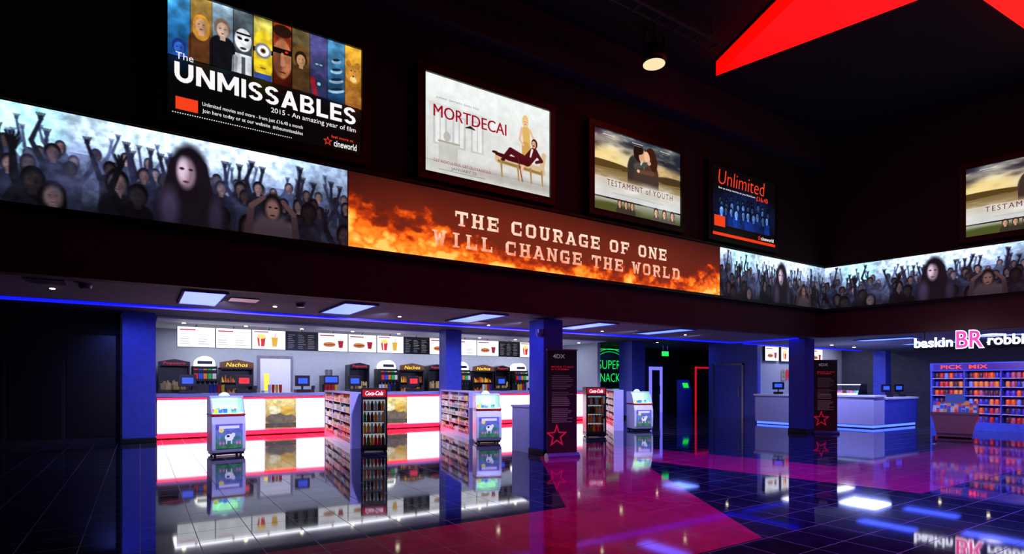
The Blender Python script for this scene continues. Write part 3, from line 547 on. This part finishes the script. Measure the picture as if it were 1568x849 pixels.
# POS terminals
def pos(x,y,red=False):
    g=group('cash_register',(x,y,1.172)); b=MB(); b.box(-.2,.2,-.18,.2,0,.09); b.box(-.03,.03,0,.05,.09,.22); b.add([],[]); b.build('till_drawer_and_stand','black',g,bevel=.006)
    b=MB(); b.box(-.21,.21,-.02,.03,.18,.50); b.build('monitor_body','black',g,bevel=.006); b=MB(); b.box(-.12,.14,-.026,-.021,.26,.42); b.build('monitor_screen','em_posr' if red else 'em_pos',g)
    b=MB(); b.box(.24,.32,-.1,-.02,0,.14); b.box(.23,.33,-.12,-.10,.1,.2); b.build('card_reader','black',g)
for x,r_ in ((1.05,0),(2.42,1),(4.0,0),(5.55,0),(7.5,1),(10.9,0),(12.4,1),(14,0)): pos(x,17.4,r_)
def dispenser(x,y=19.35):
    g=group('soft_drink_dispenser',(x,y,.952)); b=MB(); b.box(-.33,.33,0,.45,0,1.0,0); b.box(-.33,.33,-.22,0,0,.06,1); b.prism([(-.22,.55),(0,.48),(0,1.0),(-.15,1.0)],'x',-.33,.33,0)
    for i in range(5): b.cyl(-.24+.12*i,-.12,.44,.56,.022,8,1)
    b.build('dispenser_body',['black','grey'],g,bevel=.01)
    b=MB(); n=12; p=[(-.27,1.0)]+[(-.27*math.cos(math.pi*i/n),1.08+.22*math.sin(math.pi*i/n)) for i in range(n+1)]+[(.27,1.0)]; b.prism(p[::-1],'y',-.12,.3); b.build('lit_header_dome','em_dome',g)
    b=MB(); cs=[(.9,.1,.1),(.1,.3,.9),(.9,.5,.1),(.1,.7,.3),(.8,.8,.8)]
    for i in range(5): b.box(-.29+.12*i,-.19+.12*i,-.235,-.222,.62,.78,0,cs[i])
    for i in range(5): b.add([(-.29+.12*i,-.185,.68),(-.19+.12*i,-.185,.68),(-.19+.12*i,-.165,.92),(-.29+.12*i,-.165,.92)],[(0,1,2,3)],0,cs[i])
    b.box(-.2,.2,-.126,-.121,1.06,1.16,0,(.1,.12,.25)); b.build('flavour_labels','printlow',g)
for x in (1.62,7.35,10.3,13.0): dispenser(x)
def nacho(x,w=.95,y=19.35):
    g=group('nacho_warmer_cabinet',(x-w/2,y,.952)); b=MB(); b.box(0,w,0,.5,0,.12); b.box(0,.04,0,.5,.12,.95); b.box(w-.04,w,0,.5,.12,.95); b.box(0,w,.46,.5,.12,.95); b.box(0,w,0,.5,.92,.97); b.box(.04,w-.04,.02,.46,.5,.52); b.build('cabinet_frame','black',g)
    b=MB(); r=random.Random(int(x*10))
    for lv in (.12,.52):
        for i in range(int(w/.075)-1):
            for j in range(3): 
                h=r.uniform(.08,.24); b.prism([(.07+.075*i,lv),(.13+.075*i,lv),(.10+.075*i+r.uniform(-.02,.02),lv+h)],'y',.06+.12*j,.14+.12*j,0,r.choice([(.9,.65,.2),(.8,.45,.12),(.6,.25,.1),(.95,.8,.35)]))
    b.build('tortilla_chips','printlow',g)
    b=MB(); b.prism([(0,.97),(w,.97),(w,1.13),(w*.5,1.22),(0,1.13)],'y',-.02,.02,0,(.35,.22,.12)); b.build('header_board','printdim',g)
    text('Nachos',g,.18*w,.82*w,1.0,1.12,-.026,'t_yellow',slant=.2)
for x in (2.5,8.3,11.3): nacho(x)
def cabinet(x,w=.8,y=19.35):
    g=group('popcorn_warmer',(x-w/2,y,.952)); b=MB(); b.box(0,w,0,.5,0,.3); b.box(0,.04,0,.5,.3,1.0); b.box(w-.04,w,0,.5,.3,1.0); b.box(0,w,.46,.5,.3,1.0); b.prism([(0,1.0),(w,1.0),(w,1.12),(w*.5,1.2),(0,1.12)],'y',-.02,.5); b.build('cabinet_body','black',g)
    b=MB(); r=random.Random(9)
    for i in range(int(w*120)): 
        px,py=r.uniform(.07,w-.07),r.uniform(.04,.42); b.box(px-.02,px+.02,py-.02,py+.02,.3,.42+.2*r.random()*(1-abs(px-w/2)/w),0,(.75,.65,.4))
    b.build('popcorn','print',g); text('Popcorn',g,.15*w,.85*w,1.02,1.12,-.026,'t_red',off=.02)
cabinet(.84); cabinet(9.3,.7); cabinet(12.2,.7); cabinet(6.35,.7)
g=group('coffee_machine',(5.35,19.3,.952)); b=MB(); b.box(-.25,.25,.1,.5,0,.75,0); b.box(-.25,.25,-.1,.1,0,.08,1); b.box(-.25,.25,-.08,.1,.45,.75,0); b.cyl(-.1,0,.36,.45,.025,8,1); b.cyl(.1,0,.36,.45,.025,8,1); b.cyl(0,.25,.75,.95,.12,16,1); b.build('machine_body',['black','grey'],g,bevel=.01); b=MB(); b.box(-.2,.2,-.088,-.081,.52,.7); b.build('lit_display','em_pos',g)
for k,(xa) in enumerate((1.6,3.1,4.7,6.4,10.2,11.7)):
    b=MB(); r=random.Random(k)
    for i in range(4):
        cc=r.choice([(.8,.1,.1),(.9,.9,.9),(.95,.8,.2),(.1,.2,.6)])
        for q in range(3): b.lathe([(.03,q*.05),(.045,.13+q*.05)],i*.1,0,0,10,0,cc)
    b.build('paper_cup_stack','print',loc=(xa,17.45,1.172))
# ================= freezers, fridges, gondolas
ca=Cv(110,90,1.2,(.18,.16,.38)); ca.grad((.22,.50,.28),(.44,.40,.85)); ca.mul(.7+.6*vnoise(110,90,6,6,3,2)); ca.ell(.6,.45,.2,.14,(.95,.95,1)); ca.ell(.78,.55,.09,.09,(.9,.9,.95)); ca.ell(.55,.5,.07,.05,(.1,.1,.12)); ca.line(.48,.4,.48,.2,.03,.025,(.9,.9,.9)); ca.line(.7,.4,.7,.2,.03,.025,(.9,.9,.9)); ca.ell(.25,.75,.12,.1,(.95,.85,.4)); ca.rect(.15,1.05,.82,.93,(.9,.9,1))
for x in (.2,.35,.95,1.08): ca.line(x,.0,x,.2,.008,.008,(.2,.6,.3)); ca.ell(x,.22,.05,.06,(.85,.4,.7))
mfz=ca.mesh('front_artwork',.54,.48)
def freezer(loc,rz):
    g=group('ice_cream_freezer',loc,rz); W=.34; g.scale=(.9,.9,1)
    b=MB(); prof=[(-.27,.07),(-.32,.14),(-.335,.4),(-.33,.64),(-.27,.80),(.3,.80),(.3,.07)]; b.prism(prof[::-1],'x',-W,W); b.build('freezer_body','white',g,bevel=.015)
    b=MB(); b.box(-W+.02,W-.02,-.26,.27,.03,.07)
    for sx in (-.26,.26):
        for sy in (-.2,.22): b.cyl(sx-.02,sy,0,.04,.035,12,0,ax='x',cz=.035)
    b.build('base_and_castors','black',g)
    b=MB(); b.box(-W-.005,W+.005,-.30,.31,.80,.835); b.build('red_rim','red',g)
    b=MB(); sp=[(-.27,.835),(-.14,1.10),(-.05,1.14),(.3,1.18),(.3,.835)]
    for a,c_ in ((-W,-W+.035),(W-.035,W)): b.prism(sp[::-1],'x',a,c_)
    b.box(-W,W,.27,.3,.835,1.18); b.box(-W,W,-.06,.3,1.15,1.19); b.build('hood_frame','white',g,bevel=.008)
    b=MB(); b.add([(-W+.035,-.25,.84),(W-.035,-.25,.84),(W-.035,-.12,1.11),(-W+.035,-.12,1.11)],[(0,1,2,3)]); b.build('hood_glass','glass',g)
    b=MB(); b.box(-W+.05,W-.05,.24,.265,.86,1.13); b.box(-W+.04,W-.04,-.24,.24,.836,.85); b.build('lit_interior','em_teal',g)
    b=MB(); r=random.Random(2)
    for i in range(6):
        for j in range(4): h=r.uniform(.03,.09); b.box(-.27+.09*i,-.20+.09*i,-.2+.1*j,-.13+.1*j,.85,.85+h,0,r.choice([(.9,.9,.3),(.4,.8,.5),(.9,.4,.5),(.8,.9,.95),(.3,.5,.9)]))
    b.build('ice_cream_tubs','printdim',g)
    b=MB(); b.lathe([(.13,0),(.13,.015)],0,-.0,0,20,ax='y'); o=b.build('round_badge','em_teal',g)
    o.location=(0,.2,1.13)
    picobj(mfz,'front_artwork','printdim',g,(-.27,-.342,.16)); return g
fz=freezer((1.45,12.75,0),4)
clone(fz,'ice_cream_freezer',(7.05,11.9,0),-20); clone(fz,'ice_cream_freezer',(12.75,12.4,0),-20)
def fridge(loc,rz):
    g=group('drinks_fridge',loc,rz); W=.27; D=.5; H=1.34
    b=MB(); b.box(-W,-W+.03,0,D,.08,H); b.box(W-.03,W,0,D,.08,H); b.box(-W,W,D-.03,D,.08,H); b.box(-W,W,0,D,.02,.14); b.box(-W,W,-.02,D,H-.2,H)
    for sx in (-W+.03,W-.07):
        for sy in (.04,D-.08): b.box(sx,sx+.04,sy,sy+.04,0,.02)
    b.box(-W,-W+.045,-.03,0,.1,H-.2); b.box(W-.045,W,-.03,0,.1,H-.2); b.box(-W,W,-.03,0,.08,.14); b.box(-W,W,-.03,0,H-.24,H-.2); b.box(W-.075,W-.055,-.07,-.03,.5,.9)
    for z in (.38,.62,.86): b.box(-W+.03,W-.03,.03,D-.03,z,z+.012)
    b.build('fridge_cabinet','black',g)
    b=MB(); b.box(-W+.03,W-.03,D-.04,D-.031,.15,H-.22); b.box(-W+.04,-W+.05,.02,.04,.15,H-.22); b.box(W-.05,W-.04,.02,.04,.15,H-.22); b.build('interior_light','em_fridge' ,g)
    b=MB(); r=random.Random(8)
    for z in (.14,.392,.632,.872):
        for j in range(3):
            for i in range(6):
                cc=r.choice([(.25,.05,.03),(.6,.05,.05),(.1,.30,.12),(.75,.4,.1),(.5,.55,.6),(.12,.06,.05)]); b.lathe([(.028,0),(.032,.02),(.032,.12),(.014,.165),(.014,.19)],-.19+.076*i,.08+.12*j,z,8,0,cc)
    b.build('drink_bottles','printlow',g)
    b=MB(); b.add([(-W+.045,-.016,.14),(W-.045,-.016,.14),(W-.045,-.016,H-.24),(-W+.045,-.016,H-.24)],[(0,1,2,3)]); b.build('door_glass','glass',g)
    b=MB(); b.box(-W+.03,W-.03,-.026,-.021,H-.18,H-.03); b.build('header_panel','red',g); text('Coca-Cola',g,-.18,.18,H-.15,H-.06,-.03,'t_white',slant=.3,off=.01); return g
fr=fridge((4.12,11.6,0),-18); clone(fr,'drinks_fridge',(10.2,11.5,0),-30); 
def gondola(loc,rz,L):
    g=group('snack_display_shelves',loc,rz); b=MB(); b.box(.08,.11,-L,0,0,1.22,0); b.box(-.17,.11,-L,0,0,.12,0)
    for z in (.33,.55,.77,.98): b.box(-.16,.08,-L,0,z,z+.015,1)
    b.box(-.17,.12,-L-.04,-L,0,1.24,0); b.box(-.17,.12,0,.04,0,1.24,0); b.box(-.15,.11,-L,0,1.2,1.24,0)
    for q in (.33,.66): b.box(-.16,.08,-L*q-.015,-L*q+.015,.12,1.2,0)
    b.build('shelf_frame',['lav','grey'],g)
    b=MB(); r=random.Random(1); pal=[(.75,.08,.1),(.85,.65,.1),(.12,.2,.6),(.75,.75,.8),(.4,.1,.4),(.15,.45,.2),(.8,.4,.1),(.25,.12,.08),(.1,.1,.12),(.08,.08,.1),(.2,.1,.25)]
    for z in (.12,.345,.565,.785,.995):
        y=-.05
        while y>-L+.2:
            w=r.uniform(.10,.16); h=r.uniform(.10,.18); cc=r.choice(pal)
            for q in range(r.choice((1,2,2,3))):
                if y<-L+.2: break
                b.box(-.155,.04,y-w,y-.02,z+.001,z+h,0,cc); b.box(-.159,-.155,y-w+.02,y-.04,z+h*.5,z+h*.72,0,(.85,.85,.8)); y-=w
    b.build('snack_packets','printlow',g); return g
def gseg(far,near):
    dx,dy=far[0]-near[0],far[1]-near[1]; L=math.hypot(dx,dy); a=math.degrees(math.atan2(dy,dx))-90
    return gondola((far[0],far[1],0),a,L)
gseg((4.55,16.4),(4.03,12.4)); gseg((7.95,15.9),(7.2,12.75)); gseg((14.75,16.2),(12.2,12.7))
g=group('ticket_collection_desk',(7.0,9.95,0)); b=MB(); b.box(-.28,.28,-.33,.33,.0,.94,0); b.box(-.30,.30,-.35,.35,.94,.98,1); b.box(-.283,-.28,-.28,.28,.08,.9,0); b.build('desk_body',['white','white'],g,bevel=.01)
# ================= banners
cb=Cv(90,280,.32,(.10,.03,.05)); cb.grad((.16,.03,.05),(.06,.05,.07)); 
for j in range(26):
    if j%9==8: continue
    cb.rect(.05,.05+random.Random(j).uniform(.15,.23),.30+j*.018,.305+j*.018,(.42,.30,.34))
mb_=cb.mesh('banner_print',.64,2.0)
def banner(loc,rz,blue=False):
    g=group('roll_up_banner',loc,rz); b=MB(); b.prism([(-.10,0),(.10,0),(.10,.04),(.04,.09),(-.04,.09),(-.10,.04)],'x',-.34,.34); b.box(-.33,.33,-.012,.012,2.08,2.11); b.box(-.012,.012,.02,.04,.05,2.1); b.build('banner_base_and_pole','grey',g)
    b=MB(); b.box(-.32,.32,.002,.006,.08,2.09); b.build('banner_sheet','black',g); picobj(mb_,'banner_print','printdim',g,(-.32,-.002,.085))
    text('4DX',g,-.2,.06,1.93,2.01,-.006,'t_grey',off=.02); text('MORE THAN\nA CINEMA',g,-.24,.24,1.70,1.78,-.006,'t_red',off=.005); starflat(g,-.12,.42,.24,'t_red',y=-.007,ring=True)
banner((6.88,8.74,0),-12); banner((16.35,8.68,0),-38,True)
# CCTV
g=group('security_camera',(6.6,9.1,2.45)); b=MB(); b.lathe([(.05,-.08),(.07,-.05),(.075,0),(.075,.06)],0,0,0,14); b.box(0,.07,-.02,.02,.0,.05); b.build('camera_dome','grey',g)
# ================= neon, corridor
g=group('green_neon_sign',(17.3,19.68,0)); 
text('SUPER',g,.25,1.65,2.1,2.5,-.05,'em_green',off=-.015); text('SNACKS',g,.15,1.8,1.50,1.9,-.05,'em_green',off=-.015)
b=MB()
for k,(rx,rz_) in enumerate(((1.25,1.2),(1.1,1.05))):
    n=48
    for i in range(n):
        a=2*math.pi*i/n; a2=2*math.pi*(i+1)/n
        if k==1 and not (0.1<a<3.0): continue
        p=[(.98+rx*q*math.cos(t),2.0+(rz_*.86)*q*math.sin(t)) for t in (a,a2) for q in (.99,1.01)]
        if min(z for _,z in p)<.9: continue
        b.add([(p[0][0],-.05,p[0][1]),(p[1][0],-.05,p[1][1]),(p[3][0],-.05,p[3][1]),(p[2][0],-.05,p[2][1])],[(0,1,2,3)])
for z in (1.0,1.15,3.0): b.box(.1,1.9,-.06,-.03,z,z+.025)
b.build('neon_tubes','em_green',g); b=MB(); b.box(-.3,2.3,-.03,-.001,.6,3.12); b.build('sign_backboard','black',g)
def door(name,x,y,w,h,rz,frm,leaf,t=.07):
    g=group(name,(x,y,0),rz); b=MB(); b.box(0,t,-.05,0,0,h); b.box(w-t,w,-.05,0,0,h); b.box(0,w,-.05,0,h-t,h); b.build('door_frame',frm,g); b=MB(); b.box(t,w-t,-.02,-.002,0,h-t); b.build('door_leaf',leaf,g)
    b=MB(); b.box(w-.22,w-.18,-.07,-.02,.9,1.3); b.build('door_handle','grey',g)
door('door_2',20.9,19.69,.9,2.25,0,'em_dimviolet','wallblk',.16); door('door_3',24.3,19.69,1.6,2.3,0,'em_dimred','fascia',.09)
door('door_4',20.39,15.6,1.5,2.25,-90,'grey','colblue')
g=group('ticket_machine',(21.7,18.2,0),-15); b=MB(); b.box(-.28,.28,-.2,.2,0,1.1); b.prism([(-.2,1.1),(.2,1.1),(.2,1.6),(.02,1.6)],'x',-.28,.28); b.build('machine_cabinet','colblue',g,bevel=.01); b=MB(); b.add([(-.15,-.165,1.22),(.15,-.165,1.22),(.15,-.06,1.45),(-.15,-.06,1.45)],[(0,1,2,3)]); b.build('touch_screen','em_exit',g)
for p in ((19.6,17.5),(22.9,17.2)):
    g=group('exit_sign',(p[0],p[1],2.75)); b=MB(); b.box(-.2,.2,-.02,.02,-.1,.1); b.build('lit_panel','em_exit',g); b=MB(); b.box(-.21,.21,-.025,.025,.1,.12); b.box(-.15,-.14,-.005,.005,.12,.4); b.box(.14,.15,-.005,.005,.12,.4); b.build('hanger','grey',g)
# ================= kiosk (ice cream parlour)
g=group('ice_cream_counter',(19.2,8.7,0)); b=MB(); b.box(0,.7,0,2.6,.12,1.0,0); b.box(-.04,.74,-.04,2.64,1.0,1.06,1);  b.box(.06,.64,.06,2.5,0,.12,2); b.build('counter_body',['lav','white','black'],g)
b=MB(); b.box(.03,.055,.03,2.5,.03,.10); b.box(.03,.7,.03,.055,.03,.10); b.build('blue_underglow','em_bluedoor',g)
g=group('parlour_till_counter',(19.96,8.7,0)); b=MB(); b.box(0,2.3,0,.7,.12,.92,0);  b.box(0,2.34,-.04,.74,.92,.98,1); b.box(0,2.2,.06,.6,0,.12,2); b.build('counter_body',['colblue','white','black'],g)
b=MB(); b.box(0,2.2,.03,.055,.03,.10); b.build('blue_underglow','em_bluedoor',g)
g=group('ice_cream_display_case',(19.2,8.7,1.062))
b=MB(); b.prism([(0.02,0),(.66,0),(.66,.36),(.25,.36)],'y',.5,2.2,0); b.build('display_case_glass','glass',g)
b=MB(); b.box(.1,.6,.55,2.15,.005,.05,0); b.box(.3,.62,.55,2.15,.32,.34,0); b.build('display_case_light','em_sign',g)
b=MB(); r=random.Random(4)
for j in range(9):
    for i in range(2): b.cyl(.22+.24*i,.65+.17*j,.05,.14,.07,12,0,r.choice([(.9,.5,.7),(.5,.8,.6),(.95,.9,.7),(.4,.2,.12)]))
b.build('ice_cream_tubs','print',g)
g=group('kiosk_order_counter',(18.45,10.1,0)); b=MB(); b.box(0,.6,0,2.2,.1,1.0,0); b.box(-.04,.64,-.04,2.24,1.0,1.06,1); b.box(.06,.55,.05,2.15,0,.1,2); b.build('counter_body',['lav','white','black'],g); b=MB(); b.box(.03,.055,.02,2.15,.02,.09); b.build('blue_underglow','em_bluedoor',g)
def pos2(x,y,z,rz):
    g=group('cash_register',(x,y,z),rz); b=MB(); b.box(-.15,.15,-.15,.15,0,.08); b.box(-.02,.02,-.02,.02,.08,.2); b.box(-.19,.19,-.02,.02,.16,.42); b.build('till_body','black',g,bevel=.006); b=MB(); b.box(-.12,.12,-.026,-.021,.24,.36); b.build('till_screen','em_pos',g)
pos2(18.75,11.6,1.062,-60); pos2(18.75,10.6,1.062,-60); pos2(21.7,9.05,.982,-20); pos2(20.8,9.05,.982,-20)
for i,x in enumerate((20.75,21.85,22.95,24.05)): menu(x,13.4,2.33,(2,1,0,2)[i])
g=group('parlour_logo',(22.0,13.49,1.55)); text('B',g,0,.3,0,.45,-.02,'t_grey',off=.02); text('R',g,.32,.62,0,.45,-.02,'t_red',off=.02)
g=group('kiosk_hanging_sign',rw(2.35,.45,2.27),-83)
text('baskin',g,0,.78,.06,.30,0,'em_sign',off=.02,ext=.02); text('BR',g,.84,1.38,.0,.44,0,'em_sign',off=.045,ext=.02); text('BR',g,.855,1.365,.02,.42,-.03,'em_pink',off=.015,ext=.004); text('robbins',g,1.44,2.35,.06,.30,0,'em_sign',off=.02,ext=.02)
b=MB(); b.box(.0,2.4,.03,.05,.0,.03); b.box(.2,.22,.03,.05,0,.47); b.box(2.2,2.22,.03,.05,0,.47); b.build('sign_rail','black',g)
# sweet wall
g=group('sweet_shelf_display',(21.4,8.0,0),-90); W=3.6
b=MB(); b.box(0,W,.0,.45,0,.25,0); b.box(0,.05,0,.45,.25,2.05,0); b.box(W-.05,W,0,.45,.25,2.05,0); b.box(0,W,.41,.45,.25,2.05,0); b.box(0,W,-.03,.45,1.82,2.08,0)
for z in (.5,.77,1.04,1.31,1.58): b.box(.05,W-.05,.0,.41,z,z+.02,1)
for x in (.9,1.8,2.7): b.box(x-.015,x+.015,0,.41,.25,1.82,0)
b.build('shelf_frame',['colblue','lav'],g); b=MB(); r=random.Random(6)
for z in (.25,.52,.79,1.06,1.33,1.60):
    for i in range(27):
        x=.08+i*.128
        if min(abs(x+.05-q) for q in (.9,1.8,2.7))<.06: continue
        b.lathe([(.045,0),(.052,.02),(.052,.14),(.035,.17)],x+.06,.12,z,10,0,r.choice([(.95,.35,.1),(.8,.15,.15),(.9,.5,.15),(.7,.3,.4),(.3,.2,.7),(.45,.5,.85),(.15,.2,.6),(.3,.15,.2)])); b.box(x+.02,x+.1,.25,.35,z,z+.17,0,r.choice([(.9,.4,.2),(.5,.2,.5)]))
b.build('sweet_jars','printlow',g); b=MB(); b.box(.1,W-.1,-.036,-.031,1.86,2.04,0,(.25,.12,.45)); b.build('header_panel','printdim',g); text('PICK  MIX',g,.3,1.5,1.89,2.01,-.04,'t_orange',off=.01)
g=group('promotional_sweet_bin',(18.2,6.25,0),-72); b=MB()
b.box(-.38,.38,-.3,.3,.03,.12,0); b.prism([(-.38,.12),(.38,.12),(.46,.5),(.5,.62),(-.5,.62),(-.46,.5)],'y',-.34,.34,0); b.box(-.5,.5,-.36,-.34,.62,.68,0); b.box(-.5,.5,.3,.34,.62,.9,0); b.box(-.35,.35,-.27,.27,0,.03,1); b.build('bin_body',['white','black'],g)
b=MB(); r=random.Random(3)
for i in range(12):
    for j in range(5):
        h=.72+.05*j+r.uniform(0,.05); b.box(-.46+.077*i,-.39+.077*i,-.3+.11*j,-.21+.11*j,.62,h,0,r.choice([(.2,.4,.85),(.9,.3,.2),(.8,.6,.4),(.4,.3,.8),(.7,.7,.95)]))
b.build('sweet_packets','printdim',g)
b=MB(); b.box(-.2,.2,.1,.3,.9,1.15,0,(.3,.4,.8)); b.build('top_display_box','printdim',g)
# ================= LIGHTS
def area(name,loc,sx,sy,e,col,rot=(0,0,0)):
    l=bpy.data.lights.new(name,'AREA'); l.shape='RECTANGLE'; l.size=sx; l.size_y=sy; l.energy=e; l.color=col; o=bpy.data.objects.new(name,l); link(o); o.location=loc; o.rotation_euler=rot
def spot(name,loc,tgt,e,col,ang=70,bl=.8,rad=.1):
    l=bpy.data.lights.new(name,'SPOT'); l.energy=e; l.color=col; l.spot_size=math.radians(ang); l.spot_blend=bl; l.shadow_soft_size=rad; o=bpy.data.objects.new(name,l); link(o); o.location=loc
    o.rotation_euler=(Vector(tgt)-Vector(loc)).to_track_quat('-Z','Y').to_euler()
area('kitchen_ceiling_lamp',(7.8,18.7,3.08),14,1.4,300,(.88,.9,1))
for x in (1.4,4.1,7.1,10.6,13): spot('queue_fill',(x-.3,10.0,2.70),(x,13.0,0.4),420,(.52,.50,1),100,.9,.06)  # added fill without fixtures, brightens the freezers and fridges
spot('queue_fill',(3.0,13.6,3.1),(4.3,14.4,.3),150,(.7,.7,1),130,.9,.06); spot('queue_fill',(6.1,13.6,3.1),(7.5,14.4,.3),150,(.7,.7,1),130,.9,.06)  # added fill, brightens the snack shelves
spot('queue_fill',(5.0,9.9,2.7),(6.75,10.0,.4),60,(.6,.6,1),70,.9,.05)  # added fill on the side of the desk
for x in (.5,5,9.5,14): spot('soffit_fill_blue',(x,12.6,3.1),(x,14.5,0),60,(.2,.22,1),150,.9,.05)  # unseen blue spots added to boost the glow past the soffit
spot('column_fill_blue',(5.6,8.95,2.6),(6.7,9.3,1.6),40,(.12,.15,1),100,.8,.05); spot('column_fill_blue',(-.6,14.9,3.0),(0,16.5,1.2),80,(.10,.15,1),100,.8,.05); spot('column_fill_blue',(7.9,14.9,3.0),(8.4,16.5,1.2),60,(.15,.2,1),80,.8,.05)  # unseen spots added to turn the column faces blue
area('kiosk_fill_area',(21.0,9.8,2.72),1.2,1.2,170,(.30,.36,1)); spot('kiosk_fill_spot',(18.3,8.0,2.7),(19.8,8.7,.5),380,(.45,.52,1),120,.9,.04); spot('kiosk_fill_spot',(18.6,5.6,2.7),(21.4,6.0,.8),520,(.55,.5,1),120,.9,.04)  # unseen lamps added to brighten the parlour counters and sweet shelves
spot('kiosk_fill_spot',(17.2,9.6,2.7),(18.6,11,.5),200,(.5,.55,1),100,.9,.04)  # added fill on the order counter
area('kiosk_back_lamp',(23.5,12.6,3.1),5,.6,80,(.8,.8,1)); area('corridor_lamp',(20,17,3.1),1.2,1.2,36,(.12,.2,1))
spot('blue_floor_fill',(12.5,1.5,7.8),(11.5,3.5,0),8500,(.03,.06,1),85,.8,.05); spot('blue_floor_fill',(9,2.5,7.8),(7.3,5.0,0),2600,(.12,.05,1),60,.8,.05)  # unseen blue spots added to colour the hall floor
spot('red_floor_fill',(5,2.5,7.8),(5.8,5.2,0),800,(1,.04,.25),62,.8,.05)  # unseen red spot added to strengthen the star's red on the inlay
w=bpy.data.worlds.new('world'); sc.world=w; w.use_nodes=True; w.node_tree.nodes['Background'].inputs[0].default_value=(.004,.004,.007,1)
